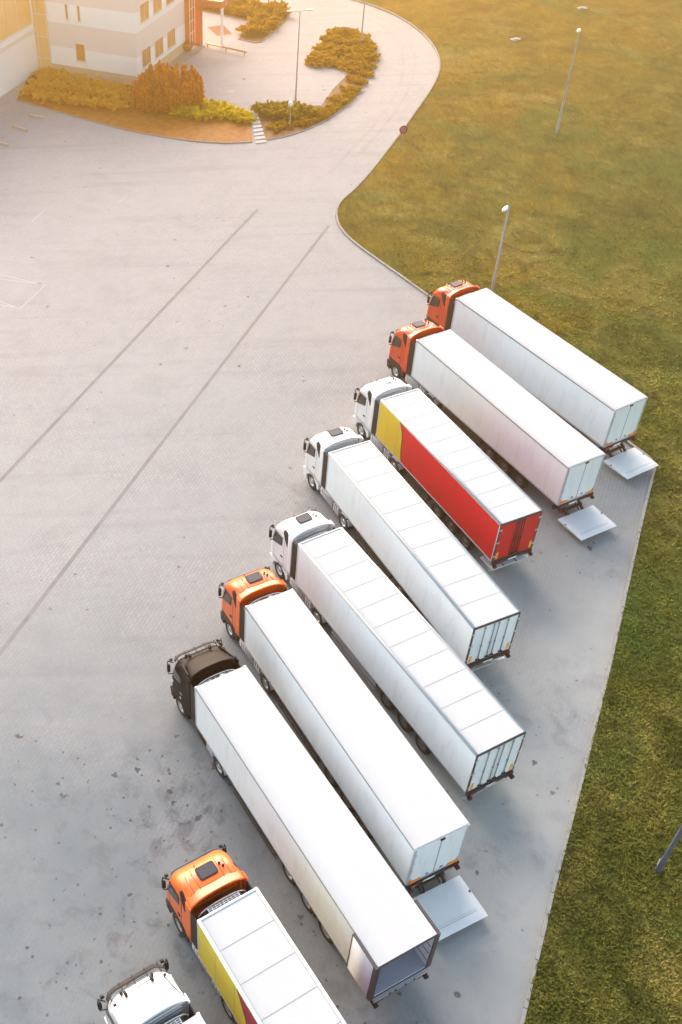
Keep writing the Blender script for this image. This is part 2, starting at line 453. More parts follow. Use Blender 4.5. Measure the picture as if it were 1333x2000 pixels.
kerb_px = [(480, -52), (560, -35), (640, -14), (700, 3), (735, 14), (775, 31), (810, 53), (838, 78), (853, 102), (859, 122), (855, 148), (838, 180), (812, 216),
           (780, 262), (745, 308), (712, 349), (682, 379), (664, 393), (656, 408), (655, 426), (662, 445), (680, 466), (706, 487), (740, 511), (785, 543), (833, 577),
           (960, 671), (1120, 789), (1279, 905)]
kp1 = smooth_path(px_path(kerb_px), 2)
kp2 = px_path([(1279, 905), (1255, 1000), (1240, 1066), (1190, 1292), (1130, 1535), (1075, 1745), (1015, 2000), (985, 2125)])
kp_all = kp1 + kp2[1:]
# yard: everything left of the kerb
yard = [Vector((-120, 170))] + [kp_all[0] + Vector((-6, 8))] + kp_all + [Vector((kp_all[-1].x - 6, -20)), Vector((-120, -20))]
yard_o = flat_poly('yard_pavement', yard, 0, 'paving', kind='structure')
# meadow raised behind the kerb
off = []
for i, p in enumerate(kp_all):
    a = kp_all[max(0, i - 1)]; b = kp_all[min(len(kp_all) - 1, i + 1)]; d = (b - a).normalized()
    off.append(p + Vector((-d.y, d.x)) * .13)
gp = [off[0] + Vector((-8, 6))] + off + [off[-1] + Vector((-5, -22)), Vector((560, -40)), Vector((560, 850)), Vector((-300, 850)), Vector((-120, 175))]
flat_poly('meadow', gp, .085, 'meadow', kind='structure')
kerb('kerb', kp_all, .15, -.03, .13, side=1, kind='structure')

# drainage strips in the yard
def strip(name, a, b, w, z, mat, kind='structure', **kw):
    A = G(*a).to_2d(); B = G(*b).to_2d(); d = (B - A).normalized(); nn = Vector((-d.y, d.x)) * w / 2
    mb = MB(); mb.add([(*(A - nn), z), (*(B - nn), z), (*(B + nn), z), (*(A + nn), z)], [(0, 1, 2, 3)])
    return build(name, mb, mat, kind=kind, **kw)
def strip_mat():
    m, nt, b = newmat('drain_strip'); P = world_pos(nt)
    c = ramp(nt, noise(nt, P, .8, 5, .7), [(.3, (.15, .145, .145)), (.7, (.23, .22, .22))])
    nt.links.new(c, b.inputs['Base Color']); b.inputs['Roughness'].default_value = .8; MATS['drain_strip'] = m
strip_mat()
strip('drainage_strip', (503, 409), (-420, 1222 + 160), .23, .004, 'drain_strip')
strip('drainage_strip', (643, 440), (-300, 1667), .23, .004, 'drain_strip')

# white painted bay outline at the left edge
for a, b in (((-30, 529), (89, 556.5)), ((-30, 541), (82, 554.5)), ((89, 556), (38, 603.5)), ((39, 603), (-30, 577)), ((34, 601), (-30, 589)),):
    strip('bay_line', a, b, .08, .004, 'line_paint')
for a, b in (((62, 432), (86, 411)), ((231, 395), (246, 384))):
    strip('bay_line', a, b, .09, .004, 'line_paint')

def trace(pp, w):
    P = smooth_path(px_path(pp), 2); mb = MB(); rows = [[], []]
    for i, p in enumerate(P):
        d = (P[min(i + 1, len(P) - 1)] - P[max(i - 1, 0)]).normalized(); n = Vector((-d.y, d.x)) * w / 2
        rows[0].append((*(p - n), .004)); rows[1].append((*(p + n), .004))
    mb.grid(rows, False); build('tyre_trace', mb, 'trace', kind='structure')
def trace_mat():
    m, nt, b = newmat('trace'); P = world_pos(nt); tr = nt.nodes.new('ShaderNodeBsdfTransparent'); mx = nt.nodes.new('ShaderNodeMixShader')
    f = ramp(nt, noise(nt, P, .7, 5, .7, .5), [(.38, .0), (.75, .16)]); nt.links.new(f, mx.inputs[0]); nt.links.new(tr.outputs[0], mx.inputs[1]); nt.links.new(b.outputs[0], mx.inputs[2])
    b.inputs['Base Color'].default_value = (.13, .12, .12, 1); b.inputs['Roughness'].default_value = .85
    nt.links.new(mx.outputs[0], nt.nodes['Material Output'].inputs['Surface']); MATS['trace'] = m
trace_mat()
trace([(640, 18), (700, 26), (745, 48), (775, 78), (790, 110), (788, 150), (770, 190), (735, 240), (690, 290), (640, 340)], .32)
trace([(640, 10), (706, 17), (758, 40), (795, 72), (812, 108), (808, 150), (788, 196), (752, 246), (706, 298)], .32)
#trace([(250, 300), (330, 330), (430, 335), (530, 318), (620, 290), (690, 250)], .5)
#trace([(120, 330), (230, 370), (360, 380), (480, 360), (590, 320), (660, 280)], .5)
#trace([(430, 700), (470, 800), (480, 920), (440, 1060), (360, 1200), (300, 1300)], .4)
# ------------------------------------------------------------------ planting beds
bedA = px_path([(32, 197), (90, 213), (150, 230), (200, 243), (260, 258), (320, 268.5), (380, 277), (440, 281), (494, 278), (490, 250), (486, 226),
                (440, 214), (400, 204), (345, 182), (300, 170), (276, 172)])
bedB = px_path([(517, 275), (560, 267), (600, 254), (640, 235), (672, 212), (695, 185), (717, 158), (730, 135), (734, 115), (728, 90), (708, 66),
                (690, 55), (670, 52), (655, 58), (630, 85), (595, 127), (640, 132), (683, 141), (650, 175), (626, 209), (600, 205), (560, 198), (515, 203), (497, 220), (504, 245)])
bedC = px_path([(395, 22), (440, 31), (492, 43), (464, 76), (500, 84), (512, 82), (540, 58), (562, 38), (565, 26), (553, 15), (520, 7), (470, -3), (420, -12), (370, -20)])
C0 = G(271, 170).to_2d(); dirR = (G(360, 101).to_2d() - C0).normalized(); dirL = Vector((-dirR.y, dirR.x))
wallL = 10.2
Lr = C0 + dirL * wallL
bedA = bedA + [C0, Lr + dirL * 2.6, G(92, 131).to_2d()]
for nm, b in (('planting_bed', bedA), ('planting_bed', bedB), ('planting_bed', bedC)):
    flat_poly(nm, b, .07, 'bed_soil' if b is bedA else 'bed_soil_dark', kind='structure')
kerb('bed_edging', smooth_path(px_path([(32, 197), (90, 213), (150, 230), (200, 243), (260, 258), (320, 268.5), (380, 277), (440, 281), (494, 278)]), 1), .10, -.03, .10, side=1, kind='structure')
kerb('bed_edging', bedB, .08, -.03, .09, closed=True, side=1, kind='structure')
kerb('bed_edging', bedC, .08, -.03, .09, closed=True, side=1, kind='structure')

# steps of paving slabs between the two beds
st = empty('garden_steps', (*G(505, 252).to_2d(), 0), label='pale concrete steps crossing between the two planting beds', cat='steps')
for i in range(8):
    t = i / 7
    a = G(489.5 + 9 * t, 226 + 50 * t).to_2d(); b = G(503 + 17 * t, 224.5 + 49 * t).to_2d()
    c = G(489.5 + 9 * (t + .095), 226 + 50 * (t + .095)).to_2d(); d = G(503 + 17 * (t + .095), 224.5 + 49 * (t + .095)).to_2d()
    o = st.location.to_2d(); q = [p - o for p in (a, b, d, c)]; z = .22 - .14 * t
    mb = MB(); mb.add([(*p, 0) for p in q] + [(*p, z) for p in q], [(0, 1, 5, 4), (1, 2, 6, 5), (2, 3, 7, 6), (3, 0, 4, 7), (4, 5, 6, 7), (3, 2, 1, 0)])
    build('step', mb, 'step_stone', st)

# ------------------------------------------------------------------ foliage
def leaf_cloud(pts, dirs, size, name, mat, parent=None, jitter=.9, **kw):
    """one small folded leaf spray per point (vectorised)"""
    rs = np.random.RandomState(len(pts) % 9973 + 3)
    P = np.array(pts, float); D = np.array(dirs, float); n = len(P)
    D = D + rs.normal(0, .35 * jitter, D.shape); D /= np.linalg.norm(D, axis=1)[:, None]
    U = rs.normal(0, 1, (n, 3)); S = np.cross(D, U); S /= np.linalg.norm(S, axis=1)[:, None]
    ln = (size * rs.uniform(.6, 1.4, n))[:, None]; wd = ln * .38
    V = np.empty((n, 4, 3))
    V[:, 0] = P - D * ln * .1; V[:, 1] = P + D * ln * .45 + S * wd; V[:, 2] = P + D * ln; V[:, 3] = P + D * ln * .45 - S * wd
    me = bpy.data.meshes.new(name)
    me.vertices.add(n * 4); me.vertices.foreach_set('co', V.reshape(-1))
    me.loops.add(n * 4); me.loops.foreach_set('vertex_index', np.arange(n * 4, dtype=np.int32))
    me.polygons.add(n); me.polygons.foreach_set('loop_start', np.arange(0, n * 4, 4, dtype=np.int32)); me.polygons.foreach_set('loop_total', np.full(n, 4, dtype=np.int32))
    me.update(calc_edges=True); me.materials.append(MATS[mat])
    return link(name, me, parent, **kw)

def spreading_shrub(loc, r, h, mat, label, group, nb=42, size=.16, kindname='juniper_shrub'):
    root = empty(kindname, (loc[0], loc[1], .07), label=label, cat='shrub', group=group)
    rs = random.Random(hash((round(loc[0], 2), round(loc[1], 2))) % 100000)
    pts = []; dirs = []; stems = MB()
    for b in range(nb):
        a = rs.uniform(0, 2 * PI); el = rs.uniform(.05, 1.1); L = r * rs.uniform(.5, 1.3) * (1 - .35 * el / 1.1)
        d = Vector((math.cos(a) * math.cos(el), math.sin(a) * math.cos(el), 0))
        tip = Vector((d.x * L / max(.3, math.cos(el)) * .9, d.y * L / max(.3, math.cos(el)) * .9, h * (.25 + .75 * el / 1.1) * rs.uniform(.7, 1.15)))
        if b < 9: stems.tube([(0, 0, -.05), tuple(tip * .45 + Vector((0, 0, .08))), tuple(tip * .85)], .03, 5, .012)
        for k in range(34):
            t = rs.uniform(.25, 1) ** .7
            p = Vector((tip.x * t, tip.y * t, tip.z * math.sin(t * PI / 2) * (.9 + .1 * t)))
            w = .11 * r * (1.2 - t)
            p += Vector((rs.gauss(0, w), rs.gauss(0, w), rs.gauss(0, w * .6)))
            p.z = max(.02, p.z)
            pts.append(p); dirs.append((d.x, d.y, .45 + rs.uniform(-.3, .4)))
    leaf_cloud(pts, dirs, size, 'foliage', mat, root)
    build('stem', stems, 'bark', root, fix=False)
    return root

def low_cover():
    for (x, y) in ((724, 134), (716, 148), (704, 164), (692, 178), (680, 190), (667, 201), (652, 212), (640, 220), (628, 228), (660, 196), (675, 178), (690, 158), (618, 222), (606, 238), (590, 244), (560, 246), (540, 252),
                   (612, 126), (622, 110), (640, 118), (664, 128), (688, 140), (705, 134), (608, 120), (625, 122), (634, 104), (646, 126), (620, 130), (676, 136), (640, 92), (650, 74), (690, 66), (706, 78), (720, 96), (726, 112)):
        g = G(x, y); spreading_shrub((g.x, g.y), 1.0, .32, 'leaf_brown', 'low brown ground-hugging plant filling the curved island bed beside the road', 'ground-hugging plants in the island bed', 24, .15, 'low_plant')
# tall block of upright conifers at the building corner
def upright_shrub(a, b, depth, h, ncol, label):
    A = G(*a).to_2d(); B = G(*b).to_2d(); mid = (A + B) / 2
    root = empty('evergreen_shrub', (mid.x, mid.y, .07), label=label, cat='shrub')
    rs = random.Random(5); pts = []; dirs = []; stems = MB()
    ax = (B - A); W = ax.length; ax.normalize(); ay = Vector((-ax.y, ax.x))
    for i in range(ncol):
        u = rs.uniform(-.5, .5); v = rs.uniform(-.5, .5)
        if (abs(u * 2) ** 2.6 + abs(v * 2) ** 2.6) > 1: continue
        x = ax * u * W + ay * v * depth
        edge = 1 - max(abs(u * 2) ** 3, abs(v * 2) ** 3) * .45
        hh = h * edge * rs.uniform(.84, 1.06); rr = rs.uniform(.34, .52)
        stems.tube([(x.x, x.y, -.05), (x.x, x.y, hh * .8)], .04, 5, .015)
        for k in range(300):
            t = rs.random() ** .8; ang = rs.uniform(0, 2 * PI)
            rad = rr * (1 - t) ** .8 * rs.uniform(.65, 1.1) + .02
            pts.append((x.x + rad * math.cos(ang), x.y + rad * math.sin(ang), .08 + hh * t)); dirs.append((math.cos(ang) * .45, math.sin(ang) * .45, 1))
    leaf_cloud(pts, dirs, .20, 'foliage', 'leaf_flare_rust', root, .7)
    build('stem', stems, 'bark', root, fix=False)
low_cover()
upright_shrub((261, 207), (397, 207), 4.6, 3.7, 95, 'large dense orange-brown evergreen shrub at the white building corner')

def bed_fill(pp, n, r, h, mat, label, group, seed, size=.16, nb=42):
    rs = random.Random(seed)
    for (x, y) in pp:
        g = G(x, y); spreading_shrub((g.x, g.y), r * rs.uniform(.85, 1.15), h * rs.uniform(.85, 1.15), mat, label, group, nb, size)
bed_fill([(352, 225), (372, 226), (396, 232), (418, 229), (441, 231), (464, 230), (476, 237), (386, 214), (410, 216), (436, 219)], 0, 1.15, .75, 'leaf_lime', 'yellow-green spreading juniper in the bed left of the garden steps', 'yellow-green junipers left of the steps', 1, .19)
bed_fill([(512, 222), (527, 217), (545, 221), (561, 218), (578, 222), (594, 224), (608, 226), (535, 230), (566, 232)], 0, 1.05, .8, 'leaf_olive', 'olive-brown spreading juniper in the bed right of the garden steps', 'olive junipers right of the steps', 2, .19)
bed_fill([(652, 68), (668, 66), (684, 70), (640, 82), (660, 84), (682, 86), (702, 84), (632, 98), (654, 100), (676, 104), (698, 102), (716, 100), (708, 118), (722, 116), (690, 118), (645, 112), (618, 116), (630, 124), (655, 126), (676, 130), (696, 130), (704, 76), (716, 90)], 0, 1.15, .42, 'leaf_brown', 'brown-orange low shrub in the round end of the island bed', 'low shrubs in the island bed by the road bend', 3, .2, 40)
bed_fill([(405, 14), (425, 18), (447, 22), (470, 27), (492, 32), (512, 40), (530, 44), (550, 32), (500, 52), (486, 66), (510, 64), (528, 54), (440, 8), (470, 10), (500, 16), (528, 22), (546, 20)], 0, 1.3, .8, 'leaf_brown', 'brown-orange low shrub in the angled bed beyond the entrance', 'low shrubs in the bed beyond the entrance', 4, .2, 36)
bed_fill([(62, 183), (84, 178), (108, 178), (134, 180), (160, 184), (186, 188), (212, 192), (238, 198), (74, 168), (100, 162), (126, 160), (152, 166), (178, 170), (204, 176), (230, 180), (92, 196), (122, 200), (156, 206), (190, 210), (222, 214), (110, 148), (88, 150)], 0, 1.35, .7, 'leaf_flare_gold', 'golden low shrub in the bed under the building wall', 'golden shrubs under the building wall', 5, .2, 36)

# rough grass on the meadow
def tufts():
    rs = np.random.RandomState(11)
    from_poly = [(p.x, p.y) for p in gp]
    poly = np.array(from_poly)
    def inside(X, Y):
        c = np.zeros(len(X), bool); n = len(poly); j = n - 1
        for i in range(n):
            xi, yi = poly[i]; xj, yj = poly[j]
            cond = ((yi > Y) != (yj > Y)) & (X < (xj - xi) * (Y - yi) / (yj - yi + 1e-12) + xi)
            c ^= cond; j = i
        return c
    Cx, Cy, S, Hh = [], [], [], []
    for (x0, x1, y0, y1, n, s, h) in ((10, 24, 13, 34, 60000, .045, .10), (17, 56, 30, 80, 110000, .06, .10)):
        X = rs.uniform(x0, x1, n); Y = rs.uniform(y0, y1, n); k = inside(X, Y)
        # clumping
        w = .7 * np.sin(X * .7 + 2 * np.sin(Y * .37)) * np.sin(Y * .53 + 1.9 * np.sin(X * .41)) + rs.normal(0, .8, n)
        k &= w > -.5
        k &= rs.uniform(0, 1, n) < np.clip((80 - Y) / 42, 0, 1)
        Cx.append(X[k]); Cy.append(Y[k]); m = k.sum(); S.append(np.full(m, s)); Hh.append(h * rs.uniform(.4, 1.4, m) * (1 + .4 * np.clip(w[k], 0, 2)))
    X = np.concatenate(Cx); Y = np.concatenate(Cy); S = np.concatenate(S); Hh = np.concatenate(Hh); n = len(X)
    # two crossed blades-fans (triangles) per tuft, leaning
    T = 2; V = np.empty((n, T, 3, 3)); 
    for t in range(T):
        a = rs.uniform(0, 2 * np.pi, n); lean = rs.uniform(0, 2 * np.pi, n); L = Hh * rs.uniform(.3, 1.3, n)
        V[:, t, 0] = np.stack([X - np.cos(a) * S, Y - np.sin(a) * S, np.full(n, .08)], 1)
        V[:, t, 1] = np.stack([X + np.cos(a) * S, Y + np.sin(a) * S, np.full(n, .08)], 1)
        V[:, t, 2] = np.stack([X + np.cos(lean) * L, Y + np.sin(lean) * L, .085 + Hh], 1)
    N = n * T
    me = bpy.data.meshes.new('meadow_grass')
    me.vertices.add(N * 3); me.vertices.foreach_set('co', V.reshape(-1)); me.loops.add(N * 3); me.loops.foreach_set('vertex_index', np.arange(N * 3, dtype=np.int32))
    me.polygons.add(N); me.polygons.foreach_set('loop_start', np.arange(0, N * 3, 3, dtype=np.int32)); me.polygons.foreach_set('loop_total', np.full(N, 3, dtype=np.int32))
    me.update(calc_edges=True); me.materials.append(MATS['blades'])
    link('meadow_grass', me, label='rough olive and ochre meadow grass', cat='grass', kind='stuff')
tufts()

# ------------------------------------------------------------------ building
def build_office():
    root = empty('office_building', (C0.x, C0.y, 0), math.atan2(dirR.y, dirR.x), label='white and pale pink banded office building at the upper left', cat='building')
    # local axes: x along the right face away, y along the left face; outer faces are y=0 plane (right face, facing -y) and x=0 plane (facing -x)
    LX, LY = 11.2, wallL
    z = [1.05, 2.9, 5.25, 7.15, 9.4, 11.6]
    mats = ['wall_white', 'wall_pink', 'wall_white', 'wall_pink', 'wall_white']
    mb = MB(); mb.box(.06, LX - .06, .06, LY + 6, 0, z[0]); build('plinth', mb, 'plinth', root)
    for i in range(5):
        mb = MB(); mb.box(0, LX, 0, LY + 5.9, z[i] + .003, z[i + 1]); build('wall_band', mb, 'wall_white' if i in (0, 2, 4) else 'wall_pink', root)
    mb = MB(); mb.box(-.25, LX + .2, -.25, LY + 6, z[5] + .003, z[5] + .3); build('roof', mb, 'light_grey', root)
    def window(face, a, w, z0, h, npan=2):
        fr = MB(); gl = MB()
        if face == 'R':   # on the y=0 face, facing -y
            fr.box(a, a + w, -.05, -.003, z0, z0 + h); fr.box(a - .06, a + w + .06, -.14, -.003, z0 - .08, z0 - .003)
            for k in range(npan):
                x0 = a + .07 + k * (w - .07) / npan; gl.box(x0, x0 + (w - .07) / npan - .07, -.065, -.051, z0 + .07, z0 + h - .07)
        else:
            fr.box(-.05, -.003, a, a + w, z0, z0 + h); fr.box(-.14, -.003, a - .06, a + w + .06, z0 - .08, z0 - .003)
            for k in range(npan):
                x0 = a + .07 + k * (w - .07) / npan; gl.box(-.065, -.051, x0, x0 + (w - .07) / npan - .07, z0 + .07, z0 + h - .07)
        f = build('window', fr, 'window_frame', root); build('pane', gl, 'window_glass', f)
    for zz in (1.55, 5.9, 9.7):
        for k in range(3): window('R', 1.0 + k * 2.9, 1.9, zz, 1.75)
    window('L', 6.0, 1.1, 1.75, 1.75, 1)
    window('L', 6.2, .35, 5.7, 1.5, 1); window('L', 7.6, .35, 5.7, 1.5, 1)
    # glazed stair tower in the recess of the left face
    mb = MB(); mb.box(-.02, .5, LY, LY + 2.6, 0, 11.5); g = build('stair_glazing', mb, 'amber_glass', root)
    fr = MB()
    for zz in (1.4, 3.6, 5.8, 7.9, 10): fr.box(-.06, -.023, LY, LY + 2.6, zz, zz + .08)
    for yy in (LY + .02, LY + 1.3, LY + 2.5): fr.box(-.09, -.063, yy, yy + .08, 0, 11.4)
    build('glazing_bar', fr, 'window_frame', g)
    # entrance corner glazing, dark red
    mb = MB(); mb.box(LX + .003, LX + 1.3, -.5, 4, .5, 11.5); g = build('entrance_glazing', mb, 'red_glass', root)
    fr = MB()
    for zz in np.arange(.5, 11.5, 1.25): fr.box(LX, LX + 1.35, -.55, -.503, zz, zz + .07)
    for xx in (LX + .0, LX + .62, LX + 1.25): fr.box(xx, xx + .07, -.6, -.553, .5, 11.5)
    build('glazing_bar', fr, 'window_frame', g)
    # canopy with columns
    mb = MB(); mb.box(LX + 1.6, LX + 6.4, -3.6, 1, 4.3, 5.0); cn = build('canopy', mb, 'canopy_red', root)
    mb = MB()
    for xx in (LX + 2.8, LX + 4.4): mb.box(xx, xx + .05, -3.63, -3.603, 4.3, 5.0)
    build('canopy_joint', mb, 'window_frame', cn)
    for xx, yy in ((LX + 3.1, -3.0),):
        mb = MB(); mb.lathe_z([(.16, 0), (.16, 4.3)], (xx, yy, 0)); build('column', mb, 'wall_white', root)
    mb = MB(); mb.box(LX + 2.0, LX + 2.6, -.9, 0, 0, 4.3); build('entrance_pier', mb, 'canopy_red', root)
    mb = MB(); mb.box(.2, LX + 2, -1.4, -.3, 0, .06); build('apron', mb, 'kerb_stone', root)
    return root
office = build_office()

def build_wing():
    a = G(90, 131).to_2d() + dirL * .1; 
    root = empty('warehouse_wing', (a.x, a.y, 0), math.atan2(-dirR.y, -dirR.x), label='pale warehouse wing with a large amber window at the left edge', cat='building')
    # local x runs towards the camera along its wall, wall face at y=0, building body on -y ... (camera-left)
    L = 26
    mb = MB(); mb.box(0, L, -14, 0, 0, 9.5); build('wall', mb, 'wall_white', root)
    mb = MB(); mb.box(-.2, L + .2, -14.2, .25, 9.503, 9.8); build('roof', mb, 'light_grey', root)
    mb = MB(); mb.box(1.6, 11.5, .003, .08, 4.9, 9.0); f = build('window', mb, 'window_frame', root)
    g = MB(); [g.box(1.8 + k * 2.4, 4.1 + k * 2.4, .083, .10, 5.1, 8.8) for k in range(4)]; build('pane', g, 'amber_glass', f)
    mb = MB(); mb.box(10.2, 12.4, .003, .10, .3, 3.6); f = build('gate', mb, 'window_frame', root)
    g = MB(); g.box(10.4, 12.2, .103, .12, .45, 3.4); build('pane', g, 'amber_glass', f)
    mb = MB(); mb.box(0, L, .003, .12, 4.0, 4.35); build('ledge', mb, 'wall_pink', root)
build_wing()

mat_o = flat_poly('entrance_mat', px_path([(405, 52), (437, 48), (454, 66), (425, 70)]), .006, 'mat_brown', label='dark red-brown diamond-shaped mat under the entrance canopy', cat='mat')

# bicycle-rail like bar on the forecourt
def rail(name, a, b, h, label, cat, group=None, r=.05, mat='window_glass'):
    A = G(*a); B = G(*b); root = empty(name, (A.x, A.y, 0), label=label, cat=cat, group=group); d = B - A; mb = MB()
    mb.tube([(0, 0, h), (d.x, d.y, h)], r, 8); build('bar', mb, mat, root)
    for t in (.05, .5, .95):
        mb = MB(); mb.tube([(d.x * t, d.y * t, 0), (d.x * t, d.y * t, h)], r * .8, 8); build('post', mb, mat, root)
rail('low_rail', (402, 90), (482, 108), .35, 'long low rail on the forecourt near the entrance', 'rail', r=.08)
rail('wheel_stop', (55, 226), (87, 232), .18, 'tan low bar nearest to the planting bed edge', 'wheel stop', r=.07, mat='plinth')
rail('wheel_stop', (24, 248), (54, 256), .18, 'faint pale low bar in the middle of three by the wing', 'wheel stop', r=.07, mat='plinth')
rail('wheel_stop', (-16, 278), (17, 285), .18, 'tan low bar cut by the left picture edge', 'wheel stop', r=.07, mat='plinth')
# litter bin by the office corner
g = G(366, 98); bn = empty('planter_bowl', (g.x, g.y, 0), label='round red-orange planter bowl beside the entrance glazing', cat='planter')
mb = MB(); mb.lathe_z([(.02, 0), (.35, .02), (.75, .55), (.82, .9), (.74, .9), (.66, .6), (.02, .55)], seg=24); build('bowl', mb, 'canopy_red', bn, fix=False)
mb = MB(); mb.lathe_z([(.66, .78), (.3, .84), (.01, .85)], seg=20); build('soil', mb, 'bed_soil', bn, fix=False)

# manhole covers
for (x, y, lb) in ((450, 178, 'round pale manhole cover in the middle of the forecourt'), (663, 217, 'round manhole cover on the road beside the island bed')):
    g = G(x, y); mb = MB(); mb.lathe_z([(.38, 0), (.38, .012), (.30, .014), (.29, .008), (.01, .008)], (0, 0, 0), 24)
    o = build('manhole_cover', mb, 'stone' if x < 500 else 'mid_grey', fix=False, label=lb, cat='manhole cover'); o.location = (g.x, g.y, .002)

# ------------------------------------------------------------------ lamp posts and sign
def lamp_post(base, h, arm_dir, label, heads=1, r0=.10, group='tall street lamps', pmat='pole_steel'):
    g = G(*base); root = empty('street_lamp', (g.x, g.y, .02), math.atan2(arm_dir[1], arm_dir[0]), label=label, cat='street lamp', group=group)
    mb = MB(); mb.lathe_z([(r0 * 1.35, 0), (r0 * 1.35, .9), (r0, 1.0), (r0 * .9, h * .4), (r0 * .55, h)], seg=14); pole = build('pole', mb, pmat, root, fix=False)
    mb = MB(); mb.box(r0 * 1.3, r0 * 1.3 + .02, -.06, .06, .45, .85); build('hatch', mb, 'alu', pole)
    mb = MB(); mb.lathe_z([(r0 * 2.4, 0), (r0 * 2.4, .04), (r0 * 1.4, .05)], seg=14); build('base_flange', mb, 'mid_grey', root, fix=False)
    for k in range(heads):
        s = 1 if k == 0 else -1
        mb = MB(); mb.tube([(0, 0, h - .05), (s * .25, 0, h + .06), (s * .6, 0, h + .1)], .035, 8, .03); build('arm', mb, 'pole_steel', root, fix=False)
        mb = MB()
        rows = []
        for i in range(9):
            u = i / 8; x = s * (.5 + u * .75); w = .16 * math.sin(PI * (.12 + .80 * u)) ** .6; rows.append([(x, w * math.cos(a), h + .1 + .09 * math.sin(a) if math.sin(a) > 0 else h + .1 + .04 * math.sin(a)) for a in [2 * PI * q / 12 for q in range(13)]])
        mb.grid(rows); hd = build('lamp_head', mb, 'lamp_white', root)
        mb = MB(); mb.box(s * .62, s * 1.1, -.1, .1, h + .045, h + .058); build('lens', mb, 'light_grey', hd)
lamp_post((1087, 262), 9.3, (-.5, -1), 'tall street lamp standing alone in the upper meadow', r0=.11)
lamp_post((950, 622), 8.6, (-.6, -.9), 'tall street lamp in the meadow behind the topmost orange lorry', r0=.11)
lamp_post((577, 206), 8.7, (1, .1), 'thin double-headed street lamp between forecourt and garden steps', 2, r0=.08)
lamp_post((705, 88), 8.9, (1, .2), 'thin street lamp in the round end of the island bed', 1, r0=.08)
lamp_post((1285, 1702), 9.3, (-1, .3), 'thick blue-grey lamp pole cut by the right picture edge', r0=.10, pmat='pole_dark')
lamp_post((525, 5), 8.7, (1, .2), 'thin lamp pole among the low shrubs at the top edge', 1, r0=.07)

g = G(566, 250); root = empty('globe_lamp', (g.x, g.y, .07), label='small garden lamp with a white globe in front of the olive junipers', cat='garden lamp')
mb = MB(); mb.lathe_z([(.06, 0), (.04, .1), (.035, 2.0)], seg=10); build('pole', mb, 'pole_steel', root, fix=False)
mb = MB(); mb.lathe_z([(.26 * math.sin(PI * i / 10) + .001, 2.24 - .26 * math.cos(PI * i / 10)) for i in range(11)], seg=18); build('globe', mb, 'lamp_white', root, fix=False)

g = G(783, 296); root = empty('road_sign', (g.x, g.y, .08), math.radians(-95), label='small round violet-and-red road sign at the meadow edge by the road', cat='road sign')
mb = MB(); mb.tube([(0, 0, 0), (0, 0, 2.25)], .035, 8); build('post', mb, 'pole_steel', root, fix=False)
def disc(mb, r, x0, x1, zc):
    n = 24; mb.prism([(r * math.cos(2 * PI * k / n), zc + r * math.sin(2 * PI * k / n)) for k in range(n)], x0, x1, 'x')
mb = MB(); disc(mb, .36, .05, .07, 2.0); pl = build('sign_plate', mb, 'lamp_red', root)
mb = MB(); disc(mb, .27, .073, .08, 2.0); build('sign_face', mb, 'sign_violet', pl)

# pale stones in the meadow
def rock(px, py, s, label):
    import bmesh
    g = G(px, py); bm = bmesh.new(); bmesh.ops.create_icosphere(bm, subdivisions=3, radius=1)
    rs = random.Random(int(px)); ph = [rs.uniform(0, 6) for _ in range(6)]
    for v in bm.verts:
        k = 1 + .18 * math.sin(3 * v.co.x + ph[0]) * math.cos(2.5 * v.co.y + ph[1]) + .1 * math.sin(6 * v.co.z + ph[2] + 4 * v.co.x)
        v.co = Vector((v.co.x * s * k * 1.3, v.co.y * s * k * .9, v.co.z * s * .45 * k))
    me = bpy.data.meshes.new('rock'); bm.to_mesh(me); bm.free(); me.materials.append(MATS['stone'])
    link('rock', me, loc=(g.x, g.y, .12), label=label, cat='rock')
rock(1007, 79, .42, 'pale flat rock lying in the meadow left of the upper street lamp')
rock(1137, 18, .45, 'pale rock in a dark green patch at the top of the meadow')

# ------------------------------------------------------------------ lorries
# cab profile stations: z, rear x, front x, half width, front corner radius   (x measured from the trailer's front wall)
PROF_A = [(.95, .98, 2.70, 1.23, .25), (1.3, .98, 2.76, 1.25, .3), (2.0, .98, 2.75, 1.25, .32), (2.35, .98, 2.70, 1.25, .35), (3.0, .98, 2.52, 1.235, .38),
          (3.25, .98, 2.42, 1.22, .42), (3.45, .98, 2.27, 1.19, .48), (3.6, .98, 2.08, 1.14, .5), (3.70, 1.0, 1.90, 1.07, .5), (3.77, 1.02, 1.75, .97, .45), (3.80, 1.05, 1.6, .85, .4)]
PROF_B = [(.95, .80, 2.66, 1.23, .3), (1.3, .80, 2.74, 1.25, .4), (2.0, .80, 2.72, 1.25, .42), (2.35, .80, 2.66, 1.25, .45), (2.9, .80, 2.46, 1.235, .5),
          (3.15, .80, 2.34, 1.21, .52), (3.3, .80, 2.18, 1.17, .55), (3.40, .82, 2.0, 1.11, .55), (3.46, .86, 1.8, 1.02, .5)]

def lerp_prof(prof, z):
    if z <= prof[0][0]: return prof[0][1:]
    for a, b in zip(prof, prof[1:]):
        if a[0] <= z <= b[0]:
            t = (z - a[0]) / (b[0] - a[0]); return tuple(a[i] + (b[i] - a[i]) * t for i in range(1, 5))
    return prof[-1][1:]

